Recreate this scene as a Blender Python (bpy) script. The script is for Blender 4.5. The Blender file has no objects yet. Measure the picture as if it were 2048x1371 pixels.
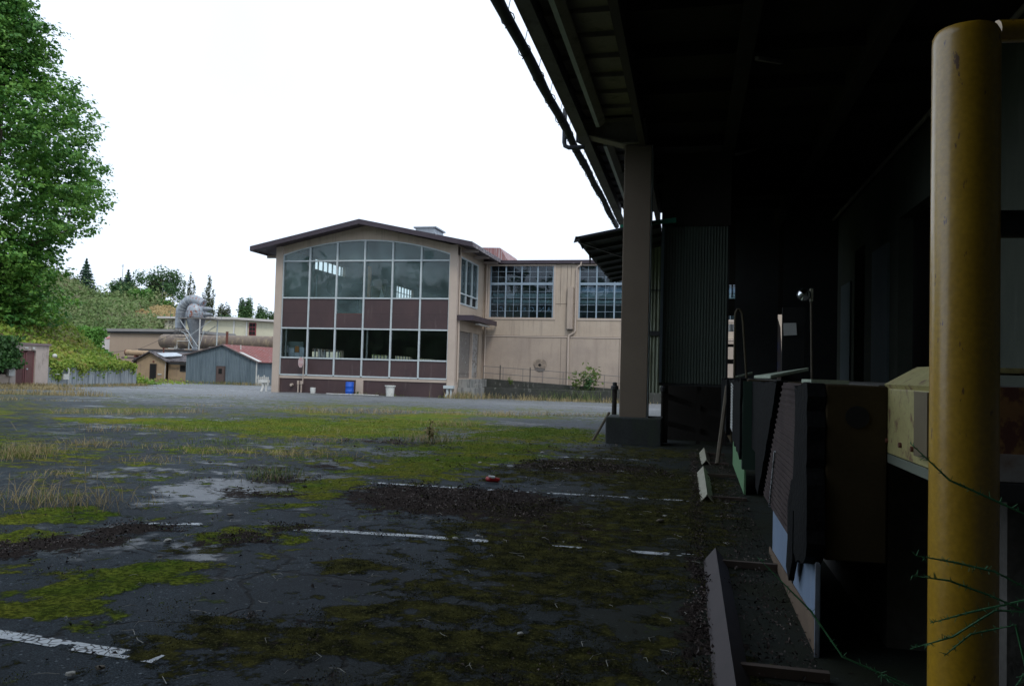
import bpy, math, random
import numpy as np
from mathutils import Vector, Matrix
random.seed(7); rng = np.random.default_rng(7)
SC = bpy.context.scene
COL = SC.collection

# ------------------------------------------------------------------ camera, sky, sun, exposure
yaw, pit, rol = math.radians(12.9), math.atan(56.5/1560), .027
R0 = Vector((math.cos(yaw), math.sin(yaw), 0)); F0 = Vector((-math.sin(yaw), math.cos(yaw), 0)); ZZ = Vector((0, 0, 1))
FW = F0*math.cos(pit)+ZZ*math.sin(pit); U0 = ZZ*math.cos(pit)-F0*math.sin(pit)
RT = R0*math.cos(rol)+U0*math.sin(rol); UP = U0*math.cos(rol)-R0*math.sin(rol)
cd = bpy.data.cameras.new('camera'); cam = bpy.data.objects.new('camera', cd); COL.objects.link(cam)
m = Matrix((RT, UP, -FW)).transposed().to_4x4(); m.translation = Vector((0, 0, 1.35)); cam.matrix_world = m
cd.sensor_width = 36; cd.lens = 1560/2048*36; cd.clip_start = .05; cd.clip_end = 5000
SC.camera = cam

SUN_EL, SUN_AZ = math.radians(50), math.radians(150)      # azimuth clockwise from +Y
w = bpy.data.worlds.new('World'); SC.world = w; w.use_nodes = True
nt = w.node_tree; nt.nodes.clear()
wo = nt.nodes.new('ShaderNodeOutputWorld'); bg = nt.nodes.new('ShaderNodeBackground')
sky = nt.nodes.new('ShaderNodeTexSky'); sky.sky_type = 'NISHITA'; sky.sun_disc = False
sky.sun_elevation = SUN_EL; sky.sun_rotation = SUN_AZ; sky.dust_density = 2
tc = nt.nodes.new('ShaderNodeTexCoord'); no = nt.nodes.new('ShaderNodeTexNoise')
no.inputs['Scale'].default_value = 2.2; no.inputs['Detail'].default_value = 6; no.inputs['Roughness'].default_value = .55
cr = nt.nodes.new('ShaderNodeValToRGB')
cr.color_ramp.elements[0].position = .28; cr.color_ramp.elements[0].color = (.90, .90, .90, 1)
cr.color_ramp.elements[1].position = .55; cr.color_ramp.elements[1].color = (1, 1, 1, 1)
mx = nt.nodes.new('ShaderNodeMix'); mx.data_type = 'RGBA'; mx.inputs['B'].default_value = (8.9, 10.1, 11.9, 1)
nt.links.new(tc.outputs['Generated'], no.inputs['Vector']); nt.links.new(no.outputs['Fac'], cr.inputs['Fac'])
nt.links.new(cr.outputs['Color'], mx.inputs['Factor']); nt.links.new(sky.outputs['Color'], mx.inputs['A'])
nt.links.new(mx.outputs['Result'], bg.inputs['Color']); bg.inputs['Strength'].default_value = .1
nt.links.new(bg.outputs[0], wo.inputs['Surface'])

sl = bpy.data.lights.new('sun', 'SUN'); sl.energy = 1.1; sl.angle = math.radians(14); sl.color = (1, .95, .87)
so = bpy.data.objects.new('sun', sl); COL.objects.link(so)
sd = Vector((math.sin(SUN_AZ)*math.cos(SUN_EL), math.cos(SUN_AZ)*math.cos(SUN_EL), math.sin(SUN_EL)))
so.rotation_euler = sd.to_track_quat('Z', 'Y').to_euler(); so.location = (20, -20, 40)
SC.view_settings.view_transform = 'Standard'; SC.view_settings.look = 'None'
SC.view_settings.gamma = 1; SC.view_settings.use_curve_mapping = False
SC.view_settings.exposure = .22

# ------------------------------------------------------------------ materials
def srgb(r, g, b):
    return tuple(((c/255)/12.92 if c/255 <= .04045 else ((c/255+.055)/1.055)**2.4) for c in (r, g, b))
def N(t, kind, **k):
    n = t.nodes.new(kind)
    for a, v in k.items():
        if a in n.inputs: n.inputs[a].default_value = v
        else: setattr(n, a, v)
    return n
def mat(name, col, rough=.7, col2=None, scale=2., amt=.5, fine=0., fscale=60., bump=0., bscale=30., metal=0., stain=None, sscale=(1, 1, .15), spos=(.5, .7), spec=.5, grime=None):
    """base colour varied by broad noise (col2), fine speckle, and shaped vertical stains"""
    M = bpy.data.materials.new(name); M.use_nodes = True; t = M.node_tree; t.nodes.clear()
    out = N(t, 'ShaderNodeOutputMaterial'); p = N(t, 'ShaderNodeBsdfPrincipled')
    p.inputs['Roughness'].default_value = rough; p.inputs['Metallic'].default_value = metal
    p.inputs['Specular IOR Level'].default_value = spec*(.15 if name in ('black_rubber', 'brown_ribbed_rubber', 'brown_dock_box', 'dark_deck', 'dock_wall_paint') else 1)
    L = t.links.new; L(p.outputs[0], out.inputs[0])
    c = N(t, 'ShaderNodeTexCoord')
    cur = None
    col2 = col2 or tuple(x*.75 for x in col)
    n1 = N(t, 'ShaderNodeTexNoise', Scale=scale, Detail=6., Roughness=.6); L(c.outputs['Object'], n1.inputs['Vector'])
    r1 = N(t, 'ShaderNodeMapRange'); r1.inputs['From Min'].default_value = .35; r1.inputs['From Max'].default_value = .68; r1.inputs['To Max'].default_value = amt
    L(n1.outputs['Fac'], r1.inputs['Value'])
    m1 = N(t, 'ShaderNodeMix', data_type='RGBA'); m1.inputs['A'].default_value = (*col, 1); m1.inputs['B'].default_value = (*col2, 1)
    L(r1.outputs[0], m1.inputs['Factor']); cur = m1.outputs['Result']
    if fine:
        n2 = N(t, 'ShaderNodeTexNoise', Scale=fscale, Detail=3.); L(c.outputs['Object'], n2.inputs['Vector'])
        r2 = N(t, 'ShaderNodeMapRange'); r2.inputs['From Min'].default_value = .3; r2.inputs['From Max'].default_value = .7
        r2.inputs['To Min'].default_value = 1-fine; r2.inputs['To Max'].default_value = 1+fine
        L(n2.outputs['Fac'], r2.inputs['Value'])
        m2 = N(t, 'ShaderNodeVectorMath', operation='SCALE'); L(cur, m2.inputs[0]); L(r2.outputs[0], m2.inputs['Scale']); cur = m2.outputs[0]
    if stain:
        mp = N(t, 'ShaderNodeMapping'); mp.inputs['Scale'].default_value = sscale; L(c.outputs['Object'], mp.inputs['Vector'])
        n3 = N(t, 'ShaderNodeTexNoise', Scale=3., Detail=5., Roughness=.65); L(mp.outputs[0], n3.inputs['Vector'])
        r3 = N(t, 'ShaderNodeMapRange'); r3.inputs['From Min'].default_value = spos[0]; r3.inputs['From Max'].default_value = spos[1]
        L(n3.outputs['Fac'], r3.inputs['Value'])
        m3 = N(t, 'ShaderNodeMix', data_type='RGBA'); L(r3.outputs[0], m3.inputs['Factor']); L(cur, m3.inputs['A']); m3.inputs['B'].default_value = (*stain, 1); cur = m3.outputs['Result']
    if grime:
        n4 = N(t, 'ShaderNodeTexNoise', Scale=.35, Detail=8., Roughness=.7); L(c.outputs['Object'], n4.inputs['Vector'])
        r4 = N(t, 'ShaderNodeMapRange'); r4.inputs['From Min'].default_value = .45; r4.inputs['From Max'].default_value = .75; r4.inputs['To Max'].default_value = .6
        L(n4.outputs['Fac'], r4.inputs['Value'])
        m4 = N(t, 'ShaderNodeMix', data_type='RGBA'); L(r4.outputs[0], m4.inputs['Factor']); L(cur, m4.inputs['A']); m4.inputs['B'].default_value = (*grime, 1); cur = m4.outputs['Result']
    L(cur, p.inputs['Base Color'])
    if bump:
        nb = N(t, 'ShaderNodeTexNoise', Scale=bscale, Detail=4.); L(c.outputs['Object'], nb.inputs['Vector'])
        b = N(t, 'ShaderNodeBump', Strength=bump, Distance=.02); L(nb.outputs['Fac'], b.inputs['Height']); L(b.outputs[0], p.inputs['Normal'])
    if name == 'yellow_paint': p.inputs['Coat Weight'].default_value = .5; p.inputs['Coat Roughness'].default_value = .18
    return M
def leafmat(name, cols, scale=.5, rough=.6, trans=.25, fscale=6.):
    M = bpy.data.materials.new(name); M.use_nodes = True; t = M.node_tree; t.nodes.clear(); L = t.links.new
    out = N(t, 'ShaderNodeOutputMaterial'); p = N(t, 'ShaderNodeBsdfPrincipled'); p.inputs['Roughness'].default_value = rough
    p.inputs['Specular IOR Level'].default_value = .3
    c = N(t, 'ShaderNodeTexCoord')
    n1 = N(t, 'ShaderNodeTexNoise', Scale=scale, Detail=3.); L(c.outputs['Object'], n1.inputs['Vector'])
    n2 = N(t, 'ShaderNodeTexNoise', Scale=fscale, Detail=2.); L(c.outputs['Object'], n2.inputs['Vector'])
    a = N(t, 'ShaderNodeMath', operation='MULTIPLY_ADD'); a.inputs[1].default_value = .6; a.inputs[2].default_value = -.05
    L(n2.outputs['Fac'], a.inputs[0])
    b = N(t, 'ShaderNodeMath', operation='MULTIPLY_ADD'); b.inputs[1].default_value = .55; L(n1.outputs['Fac'], b.inputs[0]); L(a.outputs[0], b.inputs[2])
    r = N(t, 'ShaderNodeValToRGB'); e = r.color_ramp.elements
    k = len(cols)
    e[0].position = .3; e[0].color = (*cols[0], 1); e[1].position = .72; e[1].color = (*cols[-1], 1)
    for i in range(1, k-1):
        q = e.new(.3+.42*i/(k-1)); q.color = (*cols[i], 1)
    L(b.outputs[0], r.inputs['Fac']); L(r.outputs[0], p.inputs['Base Color'])
    if trans:
        tr = N(t, 'ShaderNodeBsdfTranslucent'); L(r.outputs[0], tr.inputs['Color'])
        ms = N(t, 'ShaderNodeMixShader'); ms.inputs[0].default_value = trans
        L(p.outputs[0], ms.inputs[1]); L(tr.outputs[0], ms.inputs[2]); L(ms.outputs[0], out.inputs[0])
    else: L(p.outputs[0], out.inputs[0])
    return M
def glassmat(name, tint, dust, dust_haze_col, refl=.9):
    M = bpy.data.materials.new(name); M.use_nodes = True; t = M.node_tree; t.nodes.clear(); L = t.links.new
    out = N(t, 'ShaderNodeOutputMaterial'); tr = N(t, 'ShaderNodeBsdfTransparent'); tr.inputs[0].default_value = (*tint, 1)
    gl = N(t, 'ShaderNodeBsdfGlossy'); gl.inputs['Roughness'].default_value = .02; gl.inputs[0].default_value = (refl, refl, refl, 1)
    gn = N(t, 'ShaderNodeTexNoise', Scale=.7, Detail=1.); gc = N(t, 'ShaderNodeTexCoord'); L(gc.outputs['Object'], gn.inputs['Vector']); gb = N(t, 'ShaderNodeBump', Strength=.35, Distance=.03); L(gn.outputs['Fac'], gb.inputs['Height']); L(gb.outputs[0], gl.inputs['Normal'])
    df = N(t, 'ShaderNodeBsdfDiffuse'); df.inputs[0].default_value = (*dust_haze_col, 1)  # diffuse layer: dust, plus haze painted in place of reflections
    fr = N(t, 'ShaderNodeFresnel'); fr.inputs[0].default_value = 1.5
    c = N(t, 'ShaderNodeTexCoord'); n = N(t, 'ShaderNodeTexNoise', Scale=.6, Detail=5.); L(c.outputs['Object'], n.inputs['Vector'])
    mr = N(t, 'ShaderNodeMapRange'); mr.inputs['From Min'].default_value = .3; mr.inputs['From Max'].default_value = .7
    mr.inputs['To Min'].default_value = dust*.4; mr.inputs['To Max'].default_value = dust*1.6; L(n.outputs['Fac'], mr.inputs['Value'])
    m1 = N(t, 'ShaderNodeMixShader'); L(mr.outputs[0], m1.inputs[0]); L(tr.outputs[0], m1.inputs[1]); L(df.outputs[0], m1.inputs[2])
    m2 = N(t, 'ShaderNodeMixShader'); L(fr.outputs[0], m2.inputs[0]); L(m1.outputs[0], m2.inputs[1]); L(gl.outputs[0], m2.inputs[2])
    L(m2.outputs[0], out.inputs[0]); return M

TAN = mat('tan_render', (.46, .38, .30), .85, (.39, .31, .24), .5, .9, .05, 40, .15, 25, stain=(.30, .25, .205), sscale=(1.6, 1.6, .10), spos=(.52, .74))
TANL = mat('tan_trim', (.47, .385, .32), .8, (.39, .32, .265), 1, .6, .04)
TANG = mat('tan_block', (.41, .335, .268), .88, (.33, .265, .22), .35, .9, .06, 30, .2, 18, stain=(.27, .21, .175), sscale=(.9, .9, .12), spos=(.52, .8), grime=(.29, .245, .21))
BRN = mat('brown_panel', (.068, .038, .038), .6, (.046, .027, .029), .5, 1., .10, 30, stain=(.11, .08, .075), sscale=(1.2, 1.2, .15), spos=(.58, .78))
ROOFB = mat('roof_brown', (.034, .022, .032), .5, (.05, .036, .046), 1.5, .8, .1, 30, stain=(.3, .26, .26), sscale=(.6, .6, .6), spos=(.66, .72))
ALU = mat('aluminium', (.50, .55, .56), .5, (.38, .43, .45), 3, .7, .05)
ALUB = mat('steel_sash_blue', (.27, .35, .42), .5, (.20, .26, .32), 3, .7)
CONC = mat('concrete', (.27, .265, .25), .9, (.18, .18, .165), 1.2, .8, .12, 25, .4, 20, stain=(.08, .085, .08), sscale=(1.6, 1.6, .2), spos=(.48, .66))
CONCG = mat('concrete_streaked', (.50, .53, .54), .9, (.36, .39, .41), .7, .8, .1, 25, .3, 20, stain=(.15, .18, .21), sscale=(2.2, 2.2, .12), spos=(.45, .62))
CONCM = mat('mossy_concrete', (.05, .05, .045), .92, (.025, .03, .022), 1.5, .9, .2, 20, .5, 14, stain=(.17, .17, .15), sscale=(1.5, 1.5, .6), spos=(.58, .7))
CONCD = mat('dark_concrete', (.11, .105, .095), .9, (.065, .062, .055), 1.5, .8, .15, 30, .4, 25)
WHITE = mat('old_white_paint', (.62, .62, .59), .6, (.48, .47, .44), 4, .7)
CREAM = mat('cream_cladding', (.60, .57, .42), .7, (.5, .47, .35), .3, .7, .04, 20, stain=(.45, .42, .32), sscale=(1, 1, .15), spos=(.55, .8))
BLUEC = mat('blue_corrugated', (.165, .215, .25), .5, (.12, .165, .20), .5, .8, .06, 20, stain=(.085, .12, .15), sscale=(1.2, 1.2, .08), spos=(.46, .72))
REDR = mat('red_rust_roof', (.27, .075, .065), .7, (.20, .085, .07), 1., .9, .1, 20, stain=(.36, .26, .26), sscale=(.8, .8, .8), spos=(.55, .72))
HUT = mat('hut_stucco', (.42, .30, .185), .85, (.33, .235, .15), .8, .9, .08, 30, stain=(.24, .17, .12), sscale=(1.2, 1.2, .3), spos=(.54, .72))
TANK = mat('tank_rust', (.20, .155, .115), .7, (.12, .09, .08), .5, .9, .12, 12, stain=(.30, .235, .15), sscale=(.8, .8, .3), spos=(.5, .68))
GALV = mat('galvanised', (.33, .36, .39), .42, (.22, .245, .28), 1.3, .9, .06, 20, metal=.5, stain=(.16, .17, .19), sscale=(2, 2, .3), spos=(.55, .75))
GALVR = mat('galvanised_rusted', (.34, .38, .42), .5, (.27, .30, .33), .8, 1., .06, 20, metal=.3, stain=(.26, .095, .06), sscale=(.9, .9, .5), spos=(.56, .62))
RUST = mat('rust', (.17, .06, .04), .85, (.10, .04, .03), 4, .9, .15, 40)
DARK = mat('dark_metal', (.03, .032, .034), .6, (.02, .02, .022), 3, .7)
BLACKR = mat('black_rubber', (.011, .012, .0125), .75, (.006, .006, .007), 6, .9, .2, 60, .5, 30)
SOFF = mat('soffit_paint', (.27, .24, .205), .85, (.21, .185, .155), .8, .8, .08, 20, stain=(.10, .085, .07), sscale=(1, 1, 1), spos=(.55, .75))
COLM = mat('column_tan', (.20, .155, .112), .75, (.16, .122, .088), .8, .8, .05, 40, .1, 30, stain=(.19, .14, .10), sscale=(3, 3, .15), spos=(.57, .75))
DECKM = mat('dark_deck', (.04, .036, .032), .9, (.028, .025, .022), .8, .8, .1, 20)
PIPEW = mat('pipe_wrap', (.055, .062, .075), .8, (.035, .04, .05), 6, .9, .15, 30, .5, 20)
CGREEN = mat('green_corrugated', (.09, .115, .095), .6, (.065, .085, .07), .6, .8, .08, 20, stain=(.07, .08, .06), sscale=(1.5, 1.5, .2), spos=(.5, .75))
CGREEN_LIT = mat('lit_green_corrugated', (.30, .33, .25), .6, (.22, .24, .17), .8, .9, .08, 20, stain=(.13, .13, .08), sscale=(2, 2, .3), spos=(.5, .7))  # lighter copy of the green sheet, with light from the left in its colour
TEAL = mat('teal_trim', (.01, .22, .14), .5)
YEL = mat('yellow_paint', (.50, .29, .015), .36, (.43, .24, .012), 3.5, .9, .12, 70, .10, 25, stain=(.13, .055, .02), sscale=(9, 9, 3.), spos=(.655, .69), spec=.7, grime=(.42, .24, .02))
YELP = mat('pale_yellow_paint', (.42, .38, .16), .6, (.34, .29, .12), 4, .8, .1, 50, stain=(.16, .08, .05), sscale=(5, 5, 5), spos=(.55, .66))
YELR = mat('rusty_yellow', (.30, .17, .05), .7, (.15, .055, .03), 5, 1., .15, 40, stain=(.10, .035, .025), sscale=(4, 4, 3), spos=(.47, .56))
PLYB = mat('blue_plywood', (.20, .27, .38), .6, (.15, .205, .30), 3, .8, .06, 80, stain=(.36, .34, .30), sscale=(7, 7, 1), spos=(.6, .72))
RIBB = mat('brown_ribbed_rubber', (.085, .066, .062), .8, (.055, .042, .042), 4, .9, .12, 60)
GRNP = mat('green_plate', (.12, .25, .115), .65, (.12, .25, .12), 5, .8, .1, 50, stain=(.18, .14, .10), sscale=(5, 5, 5), spos=(.62, .68))
BROWNS = mat('brown_steel', (.046, .033, .034), .7, (.032, .024, .025), 6, .8, .1, 60)
CREAMS = mat('cream_steel', (.34, .33, .24), .6, (.25, .24, .17), 6, .8, .1, 50, stain=(.15, .12, .08), sscale=(9, 9, 9), spos=(.6, .66))
WOOD = mat('weathered_wood', (.12, .10, .07), .85, (.08, .065, .045), 5, .9, .1, 50)
PALEG = mat('pale_green_lip', (.40, .47, .36), .6, (.31, .36, .28), 5, .9, .1, 60)
BOXB = mat('brown_dock_box', (.06, .045, .024), .8, (.04, .03, .016), 3, .8, .08, 60)
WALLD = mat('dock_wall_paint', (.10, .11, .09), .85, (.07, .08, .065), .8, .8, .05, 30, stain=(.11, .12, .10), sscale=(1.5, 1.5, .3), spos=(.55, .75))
GREYDOOR = mat('grey_door', (.13, .165, .175), .7, (.10, .13, .14), 1.5, .8, .05, 30)
INTW = mat('interior_paint', (.6, .66, .60), .85, (.5, .56, .5), .5, .8)
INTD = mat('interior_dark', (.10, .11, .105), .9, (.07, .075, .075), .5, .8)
ORANGE = mat('orange_brown_post', (.75, .32, .10), .7)
BLUEB = mat('blue_plastic', (.01, .095, .52), .4, (.01, .08, .42), 3, .6)
WHITEP = mat('white_plastic', (.66, .67, .64), .5, (.52, .52, .48), 4, .7, stain=(.35, .33, .28), sscale=(6, 6, 2), spos=(.55, .7))
PINK = mat('faded_sign_red', (.55, .33, .33), .6, (.62, .44, .43), 6, .9)
PAPER = mat('paper', (.85, .88, .96), .8, (.75, .78, .86), 5, .5)
PAPERW = mat('white_notice', (.62, .62, .60), .8)
LINE = mat('line_paint', (.55, .58, .60), .7, (.42, .45, .47), 5, .9, .1, 80)
RED = mat('red_plastic', (.38, .02, .02), .35)
STONE = mat('pale_stone', (.42, .41, .37), .9, (.3, .29, .26), 20, .8)
BLK = mat('black_opening', (.008, .008, .008), .9)
BARK = mat('bark', (.10, .075, .055), .95, (.06, .045, .035), 3, .8, .2, 20, .6, 8)
MIRR = mat('mirror_glass', (.8, .82, .82), .06, metal=1.)
GLU = glassmat('upper_glass', (.90, .97, .95), .17, (.30, .42, .44), .55)  # teal haze puts reflected sky and hill into the pane colour
GLL = glassmat('lower_glass', (.85, .9, .9), .01, (.2, .22, .22), .6)
GLS = glassmat('sash_glass', (.75, .86, .95), .03, (.14, .2, .26), .7)

t_ = LINE.node_tree; P_ = [n for n in t_.nodes if n.type == 'BSDF_PRINCIPLED'][0]; src = P_.inputs['Base Color'].links[0].from_socket
c_ = N(t_, 'ShaderNodeTexCoord'); v_ = N(t_, 'ShaderNodeTexVoronoi', feature='DISTANCE_TO_EDGE', Scale=24.); n_ = N(t_, 'ShaderNodeTexNoise', Scale=9., Detail=6.)
t_.links.new(c_.outputs['Object'], v_.inputs['Vector']); t_.links.new(c_.outputs['Object'], n_.inputs['Vector'])
a_ = N(t_, 'ShaderNodeMath', operation='MULTIPLY_ADD'); a_.inputs[1].default_value = -.5; a_.inputs[2].default_value = .30; t_.links.new(n_.outputs['Fac'], a_.inputs[0])
b_ = N(t_, 'ShaderNodeMath', operation='SUBTRACT'); t_.links.new(v_.outputs['Distance'], b_.inputs[0]); t_.links.new(a_.outputs[0], b_.inputs[1])
r_ = N(t_, 'ShaderNodeMapRange'); r_.inputs['From Min'].default_value = -.02; r_.inputs['From Max'].default_value = .05; t_.links.new(b_.outputs[0], r_.inputs['Value'])
m_ = N(t_, 'ShaderNodeMix', data_type='RGBA'); m_.inputs['A'].default_value = (.02, .023, .026, 1); t_.links.new(r_.outputs[0], m_.inputs['Factor']); t_.links.new(src, m_.inputs['B']); t_.links.new(m_.outputs['Result'], P_.inputs['Base Color'])

# ------------------------------------------------------------------ mesh helpers
ORG = {}
def tag(o, label=None, cat=None, group=None, kind=None):
    if label: o['label'] = label
    if cat: o['category'] = cat
    if group: o['group'] = group
    if kind: o['kind'] = kind
    return o
def empty(name, loc, label, cat, group=None):
    o = bpy.data.objects.new(name, None); COL.objects.link(o); o.location = loc; o.empty_display_size = .3
    ORG[o.name] = Vector(loc); return tag(o, label, cat, group)
class MB:
    def __init__(s): s.v = []; s.f = []
    def add(s, vs, fs):
        n = len(s.v); s.v += [tuple(map(float, v)) for v in vs]; s.f += [tuple(i+n for i in f) for f in fs]; return s
    def box(s, x0, x1, y0, y1, z0, z1):
        if x0 > x1: x0, x1 = x1, x0
        if y0 > y1: y0, y1 = y1, y0
        if z0 > z1: z0, z1 = z1, z0
        return s.add([(x0,y0,z0),(x1,y0,z0),(x1,y1,z0),(x0,y1,z0),(x0,y0,z1),(x1,y0,z1),(x1,y1,z1),(x0,y1,z1)],
                     [(0,3,2,1),(4,5,6,7),(0,1,5,4),(1,2,6,5),(2,3,7,6),(3,0,4,7)])
    def bar(s, a, b, w, h=None, up=(0,0,1)):
        a, b = Vector(a), Vector(b); d = (b-a).normalized(); h = h or w
        u = Vector(up); sd = d.cross(u)
        if sd.length < 1e-4: sd = d.cross(Vector((1,0,0)))
        sd.normalize(); u = sd.cross(d).normalized()
        vs = [p+sd*sx*w/2+u*sz*h/2 for p in (a,b) for sx, sz in ((-1,-1),(1,-1),(1,1),(-1,1))]
        return s.add(vs, [(0,1,2,3),(7,6,5,4),(0,4,5,1),(1,5,6,2),(2,6,7,3),(3,7,4,0)])
    def tube(s, pts, r, n=10, cap=True):
        P = [Vector(p) for p in pts]; rs = r if isinstance(r, (list, tuple)) else [r]*len(P)
        base = len(s.v); prev = None
        for i, p in enumerate(P):
            d = (P[min(i+1,len(P)-1)]-P[max(i-1,0)]).normalized()
            if prev is None:
                sd = d.cross(Vector((0,0,1)))
                if sd.length < .1: sd = d.cross(Vector((1,0,0)))
            else: sd = prev-d*prev.dot(d)
            sd.normalize(); prev = sd; u = sd.cross(d)
            for k in range(n):
                a = 2*math.pi*k/n; s.v.append(tuple(p+(sd*math.cos(a)+u*math.sin(a))*rs[i]))
        for i in range(len(P)-1):
            for k in range(n):
                a, b = base+i*n+k, base+i*n+(k+1)%n; s.f.append((a, b, b+n, a+n))
        if cap: s.f.append(tuple(base+k for k in range(n))[::-1]); s.f.append(tuple(base+(len(P)-1)*n+k for k in range(n)))
        return s
    def lathe(s, c, prof, n=20, axis='z'):
        base = len(s.v)
        for r, h in prof:
            for k in range(n):
                a = 2*math.pi*k/n
                q = {'z': (r*math.cos(a), r*math.sin(a), h), 'x': (h, r*math.cos(a), r*math.sin(a)), 'y': (r*math.sin(a), h, r*math.cos(a))}[axis]
                s.v.append((c[0]+q[0], c[1]+q[1], c[2]+q[2]))
        for i in range(len(prof)-1):
            for k in range(n):
                a, b = base+i*n+k, base+i*n+(k+1)%n; s.f.append((a, b, b+n, a+n))
        s.f.append(tuple(base+k for k in range(n))[::-1]); s.f.append(tuple(base+(len(prof)-1)*n+k for k in range(n)))
        return s
    def prism(s, poly, vec):
        """poly: list of 3d points; extruded by vec"""
        n = len(poly); v = Vector(vec); P = [Vector(p) for p in poly]
        return s.add(P+[p+v for p in P], [tuple(range(n))[::-1], tuple(range(n, 2*n))]+[(i, (i+1)%n, (i+1)%n+n, i+n) for i in range(n)])
    def corrugate(s, a, b, z0, z1, pitch=.1, amp=.02, nrm=(0,-1,0), top=None):
        """corrugated vertical sheet from a to b (xy), optional top(t) height profile"""
        a, b = Vector((*a, 0)), Vector((*b, 0)); L = (b-a).length; n = max(4, int(L/pitch*6)); nv = Vector(nrm)
        for sgn in (0, 1):
            vs = []
            for i in range(n+1):
                t = i/n; o = amp*math.sin(2*math.pi*t*L/pitch)-sgn*.012
                p = a+(b-a)*t+nv*o; zt = top(t) if top else z1
                vs += [(p.x, p.y, z0), (p.x, p.y, zt)]
            s.add(vs, [(2*i, 2*i+2, 2*i+3, 2*i+1) for i in range(n)])
        return s
    def build(s, name, m, parent=None, smooth=False, bevel=0, label=None):
        me = bpy.data.meshes.new(name)
        if parent is not None:
            root = parent
            while root.parent: root = root.parent
            o0 = ORG[root.name]
        else: o0 = Vector(s.org) if hasattr(s, 'org') else Vector((0,0,0))
        me.from_pydata([(v[0]-o0.x, v[1]-o0.y, v[2]-o0.z) for v in s.v], [], s.f); me.update()
        me.materials.append(m); o = bpy.data.objects.new(name, me); COL.objects.link(o)
        if parent is not None: o.parent = parent
        else: o.location = o0; ORG[o.name] = o0
        if smooth:
            me.polygons.foreach_set('use_smooth', [True]*len(me.polygons))
            try: me.set_sharp_from_angle(angle=math.radians(40))
            except Exception: pass
        if bevel:
            b = o.modifiers.new('b', 'BEVEL'); b.width = bevel; b.segments = 2; b.limit_method = 'ANGLE'
        if label: o['label'] = label
        return o
def single(mb, name, m, org, label, cat, group=None, kind=None, **k):
    mb.org = org; o = mb.build(name, m, **k); return tag(o, label, cat, group, kind)
def npmesh(name, V, F, m, parent=None, org=(0,0,0), smooth=False):
    """V (n,3) float, F (k,3|4) int"""
    me = bpy.data.meshes.new(name); V = np.asarray(V, np.float32)-np.asarray(ORG[parent.name] if parent else org, np.float32); F = np.asarray(F, np.int32); k = F.shape[1]
    me.vertices.add(len(V)); me.vertices.foreach_set('co', V.ravel())
    me.loops.add(F.size); me.loops.foreach_set('vertex_index', F.ravel())
    me.polygons.add(len(F)); me.polygons.foreach_set('loop_start', np.arange(len(F), dtype=np.int32)*k)
    me.polygons.foreach_set('loop_total', np.full(len(F), k, np.int32))
    if smooth: me.polygons.foreach_set('use_smooth', np.ones(len(F), bool))
    me.update(calc_edges=True); me.materials.append(m)
    o = bpy.data.objects.new(name, me); COL.objects.link(o)
    if parent: o.parent = parent
    else: o.location = org; ORG[o.name] = Vector(org)
    return o
def copy_tree(o, parent=None):
    c = o.copy(); COL.objects.link(c); c.parent = parent
    for ch in o.children: copy_tree(ch, c)
    return c
def norm(a): return a/np.maximum(np.linalg.norm(a, axis=1, keepdims=True), 1e-9)
def leaves(P, Nn, size, aspect=.75, fold=.25, jit=.8):
    """folded leaf-sized faces (two triangles each) at P facing roughly Nn"""
    n = len(P); Nn = norm(Nn+rng.normal(0, jit, (n, 3))); t = norm(np.cross(Nn, rng.normal(0, 1, (n, 3)))); b = np.cross(Nn, t)
    s = size*rng.uniform(.6, 1.35, (n, 1)); V = np.empty((n, 4, 3))
    V[:, 0] = P-t*s*.5; V[:, 1] = P+b*s*aspect*.5+Nn*s*fold*.5; V[:, 2] = P+t*s*.5; V[:, 3] = P-b*s*aspect*.5+Nn*s*fold*.5
    i = np.arange(n)[:, None]*4
    F = np.concatenate([i+np.array([[0, 1, 2]]), i+np.array([[0, 2, 3]])]); return V.reshape(-1, 3), F
def textmesh(txt, size, ext, mirror=False):
    c = bpy.data.curves.new('t', 'FONT'); c.body = txt; c.size = size; c.extrude = ext; c.align_x = 'CENTER'; c.align_y = 'CENTER'
    o = bpy.data.objects.new('t', c); COL.objects.link(o); dg = bpy.context.evaluated_depsgraph_get(); dg.update()
    me = bpy.data.meshes.new_from_object(o.evaluated_get(dg)); bpy.data.objects.remove(o)
    return me
def addtext(mb, txt, size, M, ext=.004):
    me = textmesh(txt, size, ext)
    mb.add([M @ v.co for v in me.vertices], [tuple(p.vertices) for p in me.polygons]); return mb
def vnoise(x, y, s, seed=0):
    """2-d value noise, 0..1"""
    x = np.asarray(x)/s+1000.37*(seed+1); y = np.asarray(y)/s+771.13*(seed+1)
    xi, yi = np.floor(x).astype(np.int64), np.floor(y).astype(np.int64); fx, fy = x-xi, y-yi
    fx = fx*fx*(3-2*fx); fy = fy*fy*(3-2*fy)
    def h(a, b):
        k = (a*374761393+b*668265263+seed*1442695041) & 0xffffffff; k = ((k ^ (k >> 13))*1274126177) & 0xffffffff
        return ((k ^ (k >> 16)) & 0xffff)/65535.
    return (h(xi, yi)*(1-fx)+h(xi+1, yi)*fx)*(1-fy)+(h(xi, yi+1)*(1-fx)+h(xi+1, yi+1)*fx)*fy
def fbm(x, y, s, o=4, seed=0): 
    r = 0; a = 1; t = 0
    for i in range(o): r = r+a*vnoise(x, y, s/2**i, seed+i); t += a; a *= .55
    return r/t

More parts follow.
